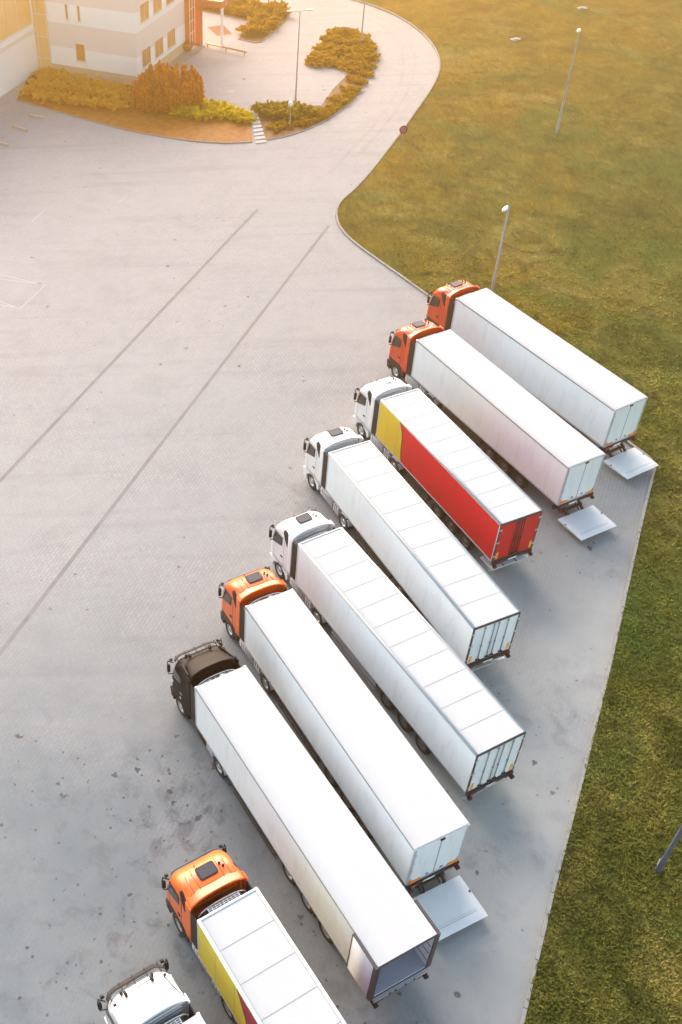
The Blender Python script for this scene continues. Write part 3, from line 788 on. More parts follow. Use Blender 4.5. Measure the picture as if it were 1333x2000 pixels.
def ring(z, xr, xf, hw, rf, rr=.06):
    pts = []
    for k in range(7): pts.append((xr + rr + (xf - rf - xr - rr) * k / 6, hw))
    for k in range(1, 8): a = PI / 2 * (1 - k / 8); pts.append((xf - rf + rf * math.cos(a), hw - rf + rf * math.sin(a)))
    for k in range(9): pts.append((xf, (hw - rf) * (1 - 2 * k / 8)))
    for k in range(1, 8): a = -PI / 2 * k / 8; pts.append((xf - rf + rf * math.cos(a), -(hw - rf) + rf * math.sin(a)))
    for k in range(7): pts.append((xf - rf - (xf - rf - xr - rr) * k / 6, -hw))
    for k in range(1, 4): a = -PI / 2 - PI / 2 * k / 4; pts.append((xr + rr + rr * math.cos(a), -(hw - rr) + rr * math.sin(a)))
    for k in range(5): pts.append((xr, -(hw - rr) * (1 - 2 * k / 4)))
    for k in range(1, 4): a = PI - PI / 2 * k / 4; pts.append((xr + rr + rr * math.cos(a), (hw - rr) + rr * math.sin(a)))
    return [(x, y, z) for x, y in pts]

def surf_y(prof, x, z):
    xr, xf, hw, rf = lerp_prof(prof, z); t = x - (xf - rf)
    if t <= 0: return hw
    return hw - rf + math.sqrt(max(0, rf * rf - t * t))
def surf_x(prof, y, z):
    xr, xf, hw, rf = lerp_prof(prof, z); t = abs(y) - (hw - rf)
    if t <= 0: return xf
    return xf - rf + math.sqrt(max(0, rf * rf - t * t))

def side_patch(mb, prof, L, s, zs, xa, xb, proud=.016, n=7, th=.03):
    rows = []
    for z in zs:
        a, b = xa(z), xb(z)
        rows.append([(L + a + (b - a) * k / (n - 1), s * (surf_y(prof, a + (b - a) * k / (n - 1), z) + proud), z) for k in range(n)])
    mb.sheet(rows, (0, -s * th, 0))

def interp(pts):
    def f(z):
        if z <= pts[0][0]: return pts[0][1]
        for a, b in zip(pts, pts[1:]):
            if a[0] <= z <= b[0]: return a[1] + (b[1] - a[1]) * (z - a[0]) / (b[0] - a[0])
        return pts[-1][1]
    return f
def lin(a, b, n): return [a + (b - a) * i / (n - 1) for i in range(n)]

def wheel_meshes():
    def tyre(mb): mb.lathe_y([(.29, .13), (.34, .15), (.46, .155), (.505, .13), (.52, .08), (.52, -.08), (.505, -.13), (.46, -.155), (.34, -.15), (.29, -.13)])
    def rim(mb):
        mb.lathe_y([(.295, .135), (.27, .14), (.25, .06), (.17, .03), (.15, .10), (.12, .125), (.02, .13), (.001, .13)], 24)
        mb.lathe_y([(.295, -.13), (.02, -.10), (.001, -.10)], 24)
        for k in range(10):
            a = 2 * PI * k / 10; x, z = .20 * math.cos(a), .20 * math.sin(a); mb.box(x - .016, x + .016, .03, .065, z - .016, z + .016)
    return tyre, rim
TYRE, RIM = wheel_meshes()

def wheel(root, x, s, dual=False, rimmat='steel', yw=1.09):
    w = part('wheel', 'tyre', TYRE, 'rubber', root, (x, s * yw, .52))
    w.rotation_euler = (0, 0, 0 if s > 0 else PI)
    part('rim', 'rim', RIM, rimmat, w)
    if dual:
        w2 = part('wheel', 'tyre', TYRE, 'rubber', root, (x, s * .77, .52)); w2.rotation_euler = (0, 0, PI if s > 0 else 0)

def make_cab(root, L, kind, paint, trim, under):
    prof = PROF_A if kind == 'A' else PROF_B
    K = ('cab', kind, round(L, 2), paint)
    def shell(mb):
        rings = [ring(*p) for p in prof]; n = len(rings[0])
        vs = [(x + L, y, z) for r in rings for x, y, z in r]
        mb.add(vs, [(i * n + k, i * n + (k + 1) % n, (i + 1) * n + (k + 1) % n, (i + 1) * n + k) for i in range(len(rings) - 1) for k in range(n)], True)
        b = len(mb.v); c = rings[-1]; zt = prof[-1][0] + .02
        mx = sum(p[0] for p in c) / n
        inner = [(L + mx + (x - mx) * .6, y * .6, zt) for x, y, z in c]
        mb.v += inner; base = b - n
        for k in range(n): mb.f.append((base + k, base + (k + 1) % n, b + (k + 1) % n, b + k)); mb.sm.append(True)
        mb.f.append(tuple(range(b, b + n))); mb.sm.append(True)
        mb.f.append(tuple(range(base - n * (len(rings) - 1), base - n * (len(rings) - 1) + n))); mb.sm.append(False)
        if kind == 'A':   # pressed ribs of the roof
            for s in (-1, 1):
                mb.bbox(L + 1.02, L + 1.95, s * .52 - .02, s * .52 + .02, 3.79, 3.832, .015); mb.bbox(L + 1.05, L + 1.80, s * .80 - .02, s * .80 + .02, 3.76, 3.812, .015)
            mb.box(L + 1.12, L + 1.145, -.5, .5, 3.8, 3.829)
        # ledges on the rear wall
        rw = L + (.975 if kind == 'A' else .795)
        for zq in (3.45, 3.2, 2.9, 2.3): mb.box(rw - .06, rw, -1.0, 1.0, zq, zq + .05)
    cab = part('cab', K, shell, paint, root)
    sub = lambda name, key, fn, mat, **kw: part(name, (K, key), fn, mat, cab, **kw)
    # roof air deflector
    if kind == 'A':
        def defl(mb):
            rows = []
            for j in range(9):
                v = j / 8; row = []
                for i in range(21):
                    u = -1 + 2 * i / 20; au = abs(u)
                    xr = .62 + .06 * (1 - au ** 2) ; xf = 1.10 + .30 * au ** 2.5
                    x = xf + (xr - xf) * v
                    hwf = 1.10; y = u * (hwf + (1.245 - hwf) * v)
                    zf = 3.815 - .18 * au ** 4; zr = 3.98 - .30 * au ** 3
                    z = zf + (zr - zf) * (v ** 1.1); row.append((L + x, y, z))
                rows.append(row)
            mb.sheet(rows, (0, 0, -.05))
            for s in (-1, 1):   # side fins
                zz = lin(1.05, 3.72, 10); r = []
                for z in zz:
                    xa = .97; r.append([(L + xa + (.60 - xa) * k / 4, s * (1.255 - .03 * max(0, z - 3.3) * (1 - k / 4)), z) for k in range(5)])
                mb.sheet(r, (0, -s * .045, 0))
        sub('roof_deflector', 'd', defl, paint)
    else:
        def defl(mb):
            rows = []
            for j in range(13):
                v = j / 12; row = []
                for i in range(21):
                    u = -1 + 2 * i / 20; au = abs(u)
                    xr = .60 + .10 * (1 - au ** 2); xf = 1.95 - .25 * au ** 3
                    x = xf + (xr - xf) * v
                    y = u * (.92 + .31 * v ** .8)
                    rise = v ** .75
                    z = 3.42 + (.58 * rise) * (1 - au ** 4 * .45) + .02
                    if au > .93: z -= .10 * (1 - v * .5)
                    row.append((L + x, y, z))
                rows.append(row)
            mb.sheet(rows, (0, 0, -.05))
            for s in (-1, 1):
                zz = lin(1.05, 3.72, 10); r = []
                for z in zz:
                    xa = .92 + .95 * max(0, (3.72 - z) / .5 if z > 3.3 else 0) * 0; r.append([(L + xa + (.58 - xa) * k / 4, s * 1.25, z) for k in range(5)])
                mb.sheet(r, (0, -s * .045, 0))
                # cheek between cab side and dome
                r = []
                for k in range(8):
                    x = .92 + k * .14; zt = 3.42 + .58 * ((1.95 - x) / 1.35) ** .75 * .62 if x < 1.9 else 3.42
                    r.append([(L + x, s * 1.235, 3.25), (L + x, s * (1.22 - .08 * k / 7), (3.25 + zt) / 2), (L + x, s * (1.16 - .14 * k / 7), zt + .01)])
                mb.sheet(r, (0, -s * .04, 0))
        sub('roof_deflector', 'd', defl, paint)
    # black side extenders closing the gap
    for s in (1, -1): sub('side_extender', ('e', s), lambda mb: mb.box(L + .20, L + .598, s * 1.235, s * 1.19, 1.15, 3.55), 'rubber')
    # glass
    def wscreen(mb):
        rows = []
        for z in lin(2.12, 3.10 if kind == 'A' else 2.95, 7):
            rows.append([(L + surf_x(prof, y, z) + .014, y, z) for y in lin(-1.12, 1.12, 19)])
        mb.sheet(rows, (-.03, 0, 0))
    sub('windscreen', 'w', wscreen, 'dark_glass')
    zt = 3.05 if kind == 'A' else 2.9
    for s in (1, -1):
        sub('side_window', ('s', s), lambda mb: side_patch(mb, prof, L, s, lin(2.15, zt, 9), interp([(2.15, 2.42), (2.3, 2.0), (2.42, 1.68), (2.5, 1.50), (zt, 1.50)]), interp([(2.15, 2.45), (2.4, 2.48), (zt, 2.30)]), .014), 'dark_glass')
        if kind == 'A':
            sub('upper_window', ('u', s), lambda mb: side_patch(mb, prof, L, s, lin(2.85, 3.64, 9), interp([(2.85, 1.0), (3.64, 1.0)]), interp([(2.85, 1.05), (3.3, 1.38), (3.52, 1.52), (3.64, 1.46)]), .022), 'black_plastic')
            sub('roof_seam', ('q', s), lambda mb: side_patch(mb, prof, L, s, lin(3.10, 3.135, 2), lambda z: 1.1, lambda z: 2.35, .010, 9), 'seam' if paint == 'paint_white' else 'dark_trim')
        sub('door_handle', ('h', s), lambda mb: mb.box(L + 1.42, L + 1.60, s * 1.25, s * 1.285, 1.72, 1.79), 'steel' if paint == 'paint_black' else 'black_plastic')
        # door outline
        def door(mb):
            for x0, x1, z0, z1 in ((1.32, 1.335, 1.2, 3.0), (2.28, 2.295, 1.2, 2.1), (1.32, 2.295, 1.2, 1.215)): mb.box(L + x0, L + x1, s * 1.245, s * 1.256, z0, z1)
        sub('door_gap', ('g', s), door, 'seam' if paint == 'paint_white' else 'dark_trim')
        # mirror on arms
        def mirror(mb):
            mb.tube([(L + 2.35, s * 1.18, 3.05), (L + 2.52, s * 1.38, 3.10), (L + 2.50, s * 1.42, 2.9)], .03, 8)
            mb.tube([(L + 2.45, s * 1.18, 2.15), (L + 2.50, s * 1.40, 2.2)], .025, 8)
            mb.bbox(L + 2.45, L + 2.54, s * 1.37 - .07, s * 1.37 + .07, 2.35, 2.85, .03)
            mb.bbox(L + 2.48, L + 2.60, s * 1.22 - .07, s * 1.22 + .07, 3.04, 3.12, .03)
        sub('mirror', ('m', s), mirror, 'black_plastic')
    # sun visor
    if kind == 'A':
        def visor(mb):
            rows = []
            for j in range(3):
                z = 3.10 + .06 * j; rows.append([(L + surf_x(prof, y, 3.1) + .09 - .04 * j, y, z) for y in lin(-1.05, 1.05, 15)])
            mb.sheet(rows, (0, 0, -.03))
        sub('sun_visor', 'v', visor, 'black_plastic')
        def hatch(mb):
            r, x0, x1, y0, y1 = .09, L + 1.32, L + 1.86, -.42, .36
            p = []
            for cx, cy, a0 in ((x1 - r, y1 - r, 0), (x0 + r, y1 - r, 90), (x0 + r, y0 + r, 180), (x1 - r, y0 + r, 270)):
                for k in range(5): a = math.radians(a0 + 22.5 * k); p.append((cx + r * math.cos(a), cy + r * math.sin(a)))
            return p
        ho = sub('roof_hatch', 'r', lambda mb: mb.prism(hatch(mb), 3.815, 3.862, 'z'), 'black_plastic' if under != 'white_hatch' else 'paint_white')
        def glass(mb):
            mb.prism([((x - L - 1.59) * .86 + L + 1.59, (y + .03) * .88 - .03) for x, y in hatch(mb)], 3.862, 3.872, 'z')
        if under != 'white_hatch': sub('hatch_pane', 'rp', glass, 'hatch_glass')
        else:
            sub('hatch_pane', 'rp', lambda mb: mb.box(L + 1.36, L + 1.42, -.30, .05, 3.862, 3.878), 'black_plastic')
        def horns(mb):
            mb.lathe_z([(.05, 0), (.05, .07), (.03, .10), (.001, .10)], (L + hx, hy, 3.81), 10)
        for hx, hy in ((1.62, -.60), (1.46, -.68)): sub('roof_beacon', ('b', hx), horns, 'black_plastic')
        sub('aerial', 'ae', lambda mb: mb.lathe_z([(.02, 0), (.02, .16), (.001, .17)], (L + 2.05, .25, 3.60), 8), 'black_plastic')
    else:
        def visor(mb):
            rows = []
            for j in range(4):
                rows.append([(L + surf_x(prof, y, 3.0) + .20 - .07 * j, y * (1.0), 3.16 + .045 * j) for y in lin(-1.15, 1.15, 17)])
            mb.sheet(rows, (0, 0, -.03))
            for y in (-1.0, -.5, 0, .5, 1.0): mb.box(L + surf_x(prof, y, 3.1) - .1, L + surf_x(prof, y, 3.0) + .22, y - .015, y + .015, 3.19, 3.23)
        sub('sun_visor', 'v', visor, 'rubber')
        def bits(mb):
            zb = lambda x: 3.46
            for y in (-.52, .52): mb.bbox(L + 1.92, L + 2.12, y - .05, y + .05, 3.45, 3.60, .03)
            mb.tube([(L + 2.0, -.5, 3.57), (L + 2.0, .5, 3.57)], .02, 6)
            for x, y in ((2.18, .62), (2.18, -.62), (1.92, 1.0), (1.92, -1.0)): mb.lathe_z([(.06, -.05), (.06, .07), (.001, .08)], (L + x, y, 3.38), 10)
        sub('roof_light_bar', 'l', bits, 'rubber')
        def bolt(mb):
            for x, z in ((2.35, 1.75), (1.6, 1.35)): mb.lathe_y([(.05, 1.25), (.05, 1.27), (.001, 1.27)], 12) if False else mb.box(L + x - .05, L + x + .05, 1.25, 1.27, z - .07, z + .07)
        sub('side_lamp', 'sl', bolt, 'alu')
    # lower body with wheel arches
    def lower(mb):
        for s in (-1, 1):
            cx, cz, r = 1.68, .52, .64; p = [(2.62, .38), (2.70, .947), (.88, .947), (.88, .50), (cx - r, .50)]
            for k in range(1, 12): a = PI - PI * k / 12; p.append((cx + r * math.cos(a), cz + r * math.sin(a) * .66))
            p += [(cx + r, .38)]
            mb.prism([(L + x, z) for x, z in p], s * 1.24, s * 1.0)
        rr = [ring(z, 2.34, xf, 1.245, .28) for z, xf in ((.32, 2.66), (.5, 2.76), (.8, 2.77), (.948, 2.72))]; n = len(rr[0])
        mb.add([(x + L, y, z) for r in rr for x, y, z in r], [(i * n + k, i * n + (k + 1) % n, (i + 1) * n + (k + 1) % n, (i + 1) * n + k) for i in range(3) for k in range(n)] + [tuple(range(n)), tuple(range(3 * n, 4 * n))], False)
        if trim == 'dark_trim':
            for s in (-1, 1):
                side_patch(mb, prof, L, s, lin(.96, 1.28, 4), lambda z: 1.15 + 1.1 * max(0, (z - 1.1)), lambda z: 2.66, .02, 9, .03)
    lw = sub('lower_body', 'lb', lower, trim)
    for s in (1, -1):
        sub('headlight', ('hl', s), lambda mb: mb.box(L + 2.70, L + 2.79, s * .66, s * 1.02, .62, .82), 'alu')
    sub('grille', 'gr', lambda mb: [mb.box(L + 2.74, L + 2.785, -.9, .9, z, z + .07) for z in (1.05, 1.2, 1.35, 1.5, 1.65)], 'dark_trim')
    sub('arch_lining', 'al', lambda mb: mb.box(L + .95, L + 2.35, -.98, .98, .55, 1.1), 'chassis')

def make_tractor(root, L, kind, paint, trim, hatch, skirt):
    make_cab(root, L, kind, paint, trim, hatch)
    K = ('tr', round(L, 2))
    def chas(mb):
        for s in (-1, 1): mb.box(L - 3.3, L + 2.3, s * .35, s * .45, .62, .90)
        for x in (-3.2, -2.0, -.8, .4, 1.6): mb.box(L + x, L + x + .12, -.349, .349, .66, .84)
        mb.tube([(L - 2.05, -1.0, .52), (L - 2.05, 1.0, .52)], .09, 10); mb.tube([(L + 1.68, -1.0, .52), (L + 1.68, 1.0, .52)], .07, 10)
        mb.box(L - .55, L + .35, -1.0, 1.0, .35, .60)
    part('chassis', K, chas, 'chassis', root)
    part('fifth_wheel', K, lambda mb: mb.lathe_z([(.01, .90), (.45, .90), (.45, 1.0), (.01, 1.0)], (L - 1.6, 0, .0), 20), 'chassis', root)
    part('catwalk', K, lambda mb: [mb.box(L + .02, L + .75, -.85 + k * .17, -.76 + k * .17, .93, .96) for k in range(10)], 'alu', root)
    def hoses(mb):
        for y, h in ((-.3, .5), (-.15, .62), (.0, .55), (.15, .66)):
            mb.tube([(L + .8, y, 2.3), (L + .65, y * 1.4, 1.7 - h * .3), (L + .35, y * 1.2, 1.3), (L + .05, y, 1.75)], .025, 6)
    part('air_hoses', K, hoses, 'lamp_red' if paint == 'paint_black' else 'black_plastic', root)
    for s in (1, -1):
        def tank(mb):
            mb.bbox(L - .72, L + .62, s * 1.19 - .02 - .30 * (s > 0), s * 1.19 + .02 + .30 * (s < 0), .42, 1.0, .08)
        t = part('fuel_tank', (K, s), tank, 'light_grey' if skirt else 'chassis', root)
        def slats(mb):
            for k in range(6): x = L - .62 + k * .20; mb.box(x, x + .07, s * 1.21, s * 1.222, .50, .94)
        if skirt: part('tank_slat', (K, s), slats, 'mid_grey', t)
        def guard(mb):
            for cx in (L - 2.05,):
                for a0, a1 in ((20, 52), (60, 118), (128, 165)):
                    rows = []
                    for i in range(6):
                        a = math.radians(a0 + (a1 - a0) * i / 5); rows.append([(cx + .60 * math.cos(a), s * (.60 + .64 * k / 3), .52 + .56 * math.sin(a)) for k in range(4)])
                    mb.sheet(rows, (0, 0, -.025))
            for k in range(3): x = L - 1.42 + k * .2; mb.bbox(x, x + .12, s * 1.12 - .1, s * 1.12 + .1, .45, .98, .04)
        part('mudguard', (K, s), guard, 'light_grey', root)
        wheel(root, L + 1.68, s); wheel(root, L - 2.05, s, True)

def side_polys(L, zb, zt, graphic):
    """coloured curtain regions in (x,z) of the left side, x from the rear"""
    return []

def make_trailer(root, p):
    L, zb, W, H = p['L'], p['zb'], 1.28, 4.0
    st = p['style']; K = (st, round(L, 2), round(zb, 2), p.get('open', False))
    body_mat = 'trailer_white'
    def body(mb):
        if p.get('open'):
            t = .07
            mb.box(0, L, W - t, W, zb, H - .06); mb.box(0, L, -W, -W + t, zb, H - .06)
            mb.box(0, L, -W + t + .001, W - t - .001, zb, zb + .12)
            mb.box(L - t, L, -W + t + .001, W - t - .001, zb + .121, H - .06)
        else:
            mb.box(0, L, -W, W, zb, H - .06)
    b = part('trailer_body', K, body, body_mat, root)
    # roof: shallow slab with rounded long edges
    def roof(mb):
        RU = (-1, -.992, -.975, -.5, 0, .5, .975, .992, 1); RZ = (0, .7, 1, 1, 1, 1, 1, .7, 0); n = 9; rows = []
        for x in (0.0, L):
            r = []
            for i in range(n):
                y = (W + .004) * RU[i]; z = H - .055 + .055 * RZ[i]; r.append((x, y, z))
            rows.append(r)
        top = rows
        mb.grid(top)
        for x, r in ((0.0, rows[0]), (L, rows[1])):
            mb.add([*r, (x, W + .004, H - .058), (x, -W - .004, H - .058)], [tuple(range(n)) + (n, n + 1)])
        if p.get('open'): mb.add([(0, -W, H - .12), (L, -W, H - .12), (L, W, H - .12), (0, W, H - .12)], [(0, 1, 2, 3)]) 
    rf = part('roof', K, roof, 'roof_white', root)
    if st == 'seamed':
        def seams(mb):
            n = p['nseam']
            for k in range(1, n):
                x = L * k / n; mb.box(x - .018, x + .018, -W + .14, W - .14, H - .006, H + .003)
            for s in (-1, 1): mb.box(.12, L - .12, s * (W - .14) - .010, s * (W - .14) + .010, H - .006, H + .002)
        part('roof_seam', (K, p['nseam']), seams, 'seam', rf)
        def rails(mb):
            for s in (-1, 1): mb.bbox(0, L, s * (W - .045) - .055, s * (W - .045) + .055, H - .13, H + .012, .03)
            mb.bbox(L - .10, L + .02, -W + .1, W - .1, H - .12, H + .010, .03)
        part('roof_rail', K, rails, 'light_grey' if p.get('rail_grey') else 'roof_white', rf)
    else:
        def edge(mb):
            for s in (-1, 1): mb.box(.02, L - .02, s * (W + .004), s * (W + .012), H - .098, H - .060)
            mb.box(-.012, -.003, -W, W, H - .10, H - .04)
        part('roof_trim', K, edge, 'chassis', rf)
    def lowrail(mb):
        for s in (-1, 1): mb.box(.02, L - .02, s * (W + .002), s * (W + .016), zb - .03, zb + .07)
    part('side_rail', K, lowrail, 'alu' if st == 'smooth' else 'light_grey', root)
    # front corner posts
    for s in (1, -1):
        def posts(mb): mb.bbox(L - .05, L + .035, s * (W - .06) - .07, s * (W - .06) + .07, zb, H - .02, .03)
        part('front_post', (K, s), posts, 'alu', root)
    # coloured curtain side
    if p.get('graphic'):
        ca, cb, curve, mx = p['graphic']
        zt = H - .14; z0 = zb + .07
        for s in (1, -1):
            y0, y1 = s * (W + .001), s * (W + .014)
            zs = lin(z0, zt, 13); xc = [curve(z) for z in zs]
            def yel(mb): mb.prism([(L - .06, z0), (L - .06, zt)] + [(x, z) for x, z in zip(xc[::-1], zs[::-1])], y0, y1)
            def red(mb): mb.prism([(.06, z0), (.06, zt)] + [(x - .10, z) for x, z in zip(xc[::-1], zs[::-1])], y0, y1)
            def dark(mb): mb.prism([(x + .0 - .003, z) for x, z in zip(xc, zs)] + [(x - .097, z) for x, z in zip(xc[::-1], zs[::-1])], y0, s * (W + .012))
            part('side_curtain', (K, 'y', s), yel, ca, root); part('side_curtain', (K, 'r', s), red, cb, root)
            part('curtain_stripe', (K, 'd', s), dark, 'dark_trim', root)
            def folds(mb):
                for x in mx: 
                    mb.box(L - x - .008, L - x + .008, s * (W + .0145), s * (W + .018), z0, zt)
            part('curtain_fold', (K, 'f', s), folds, 'mid_grey', root)
    else:
        def joints(mb):
            n = 11
            for s in (-1, 1):
                for k in range(1, n): x = L * k / n; mb.box(x - .006, x + .006, s * (W + .0005), s * (W + .004), zb + .075, H - .10)
                mb.box(.3, L - .3, s * (W + .0005), s * (W + .005), zb + .32, zb + .335)
        # small side marker lamps and plate
    def marks(mb):
        for s in (-1, 1):
            for k in range(5): x = .8 + (L - 1.6) * k / 4; mb.box(x - .06, x + .06, s * (W + .017), s * (W + .03), zb - .02, zb + .03)
    part('side_marker', K, marks, 'marker_orange', root)
    # refrigeration unit on the front wall
    def unit(mb):
        prof = []
        for i in range(13):
            a = PI * i / 12; prof.append((.98 * math.copysign(abs(math.cos(a)) ** .7, math.cos(a)), 3.12 + .50 * math.sin(a) ** .8))
        mb.prism([(-.98, 1.7)] + prof[::-1] + [(.98, 1.7)], L + .04, L + .36, 'x')
    u = part('cooling_unit', K, unit, 'light_grey' if not p.get('mesh_unit') else 'black_plastic', root)
    def unit_top(mb):
        for i in range(13):
            a0 = PI * (i + .12) / 13; a1 = PI * (i + .88) / 13
            if 1 < i < 11: mb.box(L + .08, L + .33, .93 * math.cos(a0) * 1.02, .93 * math.cos(a1) * 1.02, 3.1, 3.12 + .525 * math.sin((a0 + a1) / 2) ** .8)
    part('unit_grille', (K, 't'), unit_top, 'dark_trim', u)
    if p.get('mesh_unit'):
        def mesh(mb):
            for i in range(9): y = -.66 + i * .165; mb.box(L + .07, L + .35, y - .012, y + .012, 3.61, 3.67)
            for x in (.1, .17, .24, .31): mb.box(L + x - .01, L + x + .01, -.68, .68, 3.62, 3.675)
        part('unit_mesh', K, mesh, 'alu', u)
    else:
        part('unit_label', K, lambda mb: mb.box(L + .10, L + .34, -.30, -.12, 3.64, 3.66), 'plate_white', u)
    def hoop(mb):
        pts = [(L + .40, 1.06 * math.copysign(abs(math.cos(PI * i / 14)) ** .75, math.cos(PI * i / 14)), 3.06 + .62 * math.sin(PI * i / 14) ** .8) for i in range(15)]
        mb.tube(pts, .025, 6)
    part('unit_hoop', K, hoop, 'alu', u)
    # underframe
    def frame(mb):
        for s in (-1, 1): mb.box(.3, L - .6, s * .50, s * .62, zb - .38, zb - .03)
        n = 9
        for k in range(n): x = .6 + (L - 2.0) * k / (n - 1); mb.box(x, x + .09, -1.15, 1.15, zb - .12, zb - .035)
        for x in p['axles']: mb.tube([(x, -1.0, .52), (x, 1.0, .52)], .08, 10); mb.box(x - .3, x + .3, .50, .62, .45, zb - .38); mb.box(x - .3, x + .3, -.62, -.50, .45, zb - .38)
    part('underframe', (K, tuple(p['axles'])), frame, 'chassis', root)
    for x in p['axles']:
        for s in (1, -1): wheel(root, x, s, False, 'steel' if p.get('open') else 'rim_shaded', .98)
    def fenders(mb):
        for s in (-1, 1):
            x0, x1 = min(p['axles']) - .62, max(p['axles']) + .62; mb.box(x0, x1, s * .92, s * 1.22, 1.09, 1.115)
    part('mudguard', (K, 'trailer', tuple(p['axles'])), fenders, 'black_plastic', root)
    for s in (1, -1):
        def legs(mb):
            x = L - 2.9 if L > 12 else L - 3.0
            mb.box(x - .07, x + .07, s * .70 - .07, s * .70 + .07, .35, zb - .04); mb.box(x - .15, x + .15, s * .70 - .13, s * .70 + .13, .30, .345)
        part('landing_leg', (K, s), legs, 'mid_grey', root)
        def sg(mb):
            x0, x1 = max(p['axles']) + .8, L - 3.4
            mb.box(x0, x1, s * 1.17, s * 1.199, .62, zb - .05)  # solid panel added to deepen the shade under the trailer
            for z in (.42, .70, .98): mb.box(x0, x1, s * 1.20, s * 1.235, z, z + .09)
            for x in lin(x0 + .2, x1 - .2, 4): mb.box(x, x + .05, s * 1.13, s * 1.169, .42, zb - .04)
        part('side_guard', (K, s, tuple(p['axles'])), sg, p.get('guard', 'chassis'), root)
    def tanks(mb):
        for s in (-1, 1):
            mb.tube([(L - 5.2, s * .85, .95), (L - 3.9, s * .85, .95)], .16, 10)
            mb.box(max(p['axles']) + .9, max(p['axles']) + 2.0, s * .35, s * 1.1, .55, 1.0)
    part('air_tank', (K, tuple(p['axles'])), tanks, 'chassis', root)
    if p.get('pallet_box'):
        part('pallet_box', K, lambda mb: mb.box(L - 6.6, L - 4.4, .62, 1.17, .50, 1.05), 'mid_grey', root)
    # ---- rear
    rear_frame = {'smooth': 'alu', 'seamed': 'rear_frame'}[st]
    t = .085
    def fr(mb):
        for s in (-1, 1): mb.box(-.05, -.001, s * W, s * (W - t), zb - .02, H - .03)
        mb.box(-.05, -.001, -W + t + .001, W - t - .001, H - .03 - (.11 if st == 'seamed' else .05), H - .03)
        mb.box(-.05, -.001, -W + t + .001, W - t - .001, zb - .06, zb + .08)
    part('rear_frame', (K, 'rf'), fr, 'rear_frame' if (p.get('open') or st == 'seamed') else 'alu', root)
    dm = p.get('door_mat', 'trailer_white')
    ztd = H - .03 - (.115 if st == 'seamed' else .055); zbd = zb + .085; wdo = W - t - .004
    for s in (1, -1):
        if p.get('open'):
            # folded flat against the side walls
            def dflat(mb): mb.bbox(.10, 1.36, s * (W + .085) - .03, s * (W + .085) + .03, zbd, ztd + .03, .012)
            d = part('rear_door', (K, s, 'open'), dflat, 'trailer_white', root)
            def gasket(mb):
                mb.box(.06, 1.40, s * (W + .02), s * (W + .125), ztd + .034, ztd + .085); mb.box(1.365, 1.40, s * (W + .03), s * (W + .125), zbd, ztd + .03)
                mb.box(-.045, .095, s * (W + .003), s * (W + .125), zbd, ztd + .08)
            part('door_seal', (K, s), gasket, 'rear_frame', d)
            continue
        d = part('rear_door', (K, s), lambda mb: mb.box(-.045, -.002, s * .012, s * wdo, zbd, ztd), dm, root)
        if st == 'seamed':
            def rods(mb):
                ys = (.13, .64) if dm == 'trailer_white' else (.10, .24)
                for y in ys:
                    mb.tube([(-.085, s * y, zbd - .02), (-.085, s * y, ztd + .08)], .022, 6)
                    for z in (zbd + .05, zbd + 1.1, ztd - .12): mb.box(-.10, -.046, s * y - .045, s * y + .045, z, z + .05)
            part('lock_rod', (K, s), rods, 'rear_frame' if dm != 'trailer_white' else 'mid_grey', d)
            part('door_lever', (K, s), lambda mb: [mb.box(-.12, -.05, s * y - .10, s * y + .10, zbd + .10, zbd + .15) for y in ((.13, .64) if dm == 'trailer_white' else (.12,))], 'black_plastic', d)
            def hinge(mb):
                for z in (zbd + .25, (zbd + ztd) / 2, ztd - .35): mb.box(-.075, -.051, s * (W - .16), s * (W + .005), z, z + .10)
            part('door_hinge', (K, s), hinge, 'alu', d)
            part('rear_marker', (K, s), lambda mb: mb.box(-.056, -.047, s * (W - .16), s * (W - .30), zbd + .04, zbd + .52), 'marker_yellow', d)
        else:
            part('door_seal', (K, s), lambda mb: (mb.box(-.052, -.046, s * .004, s * .022, zbd, ztd), mb.box(-.052, -.046, s * (wdo - .02), s * wdo, zbd, ztd)), 'mid_grey', d)
            def buf(mb): mb.box(-.10, -.046, s * (W - .12), s * (W - .62), zbd + .015, zbd + .10); mb.box(-.075, -.046, s * (W - .12), s * (W - .22), zbd + .101, zbd + .22)
            part('rear_marker', (K, s), buf, 'marker_orange', d)
            part('door_hinge', (K, s), lambda mb: [mb.box(-.066, -.051, s * (W - .17), s * (W + .004), zbd + q * (ztd - zbd) / 4.2 + .28, zbd + q * (ztd - zbd) / 4.2 + .34) for q in range(4)], 'light_grey', d)
            part('door_latch', (K, s), lambda mb: mb.box(-.07, -.046, s * .28, s * .40, zbd + .12, zbd + .19), 'black_plastic', d)
        # lamps
    if st == 'smooth' and not p.get('open'):
        part('door_stop', K, lambda mb: mb.box(-.11, -.051, -.10, .10, ztd - .06, ztd + .02), 'black_plastic', root)
    def bump(mb):
        mb.box(-.12, -.0, -W + .02, W - .02, zb - .22, zb - .062)
    part('rear_sill', (K, 'b'), bump, 'rear_frame' if st == 'seamed' else 'dark_trim', root)
    for s in (1, -1):
        part('tail_light', (K, s), lambda mb: mb.box(-.16, -.121, s * (W - .08), s * (W - .50), zb - .20, zb - .085), 'lamp_red', root)
        part('rubber_buffer', (K, s), lambda mb: mb.bbox(-.26, -.122, s * (W - .14) - .09, s * (W - .14) + .09, zb - .36, zb - .205, .04), 'rubber', root)
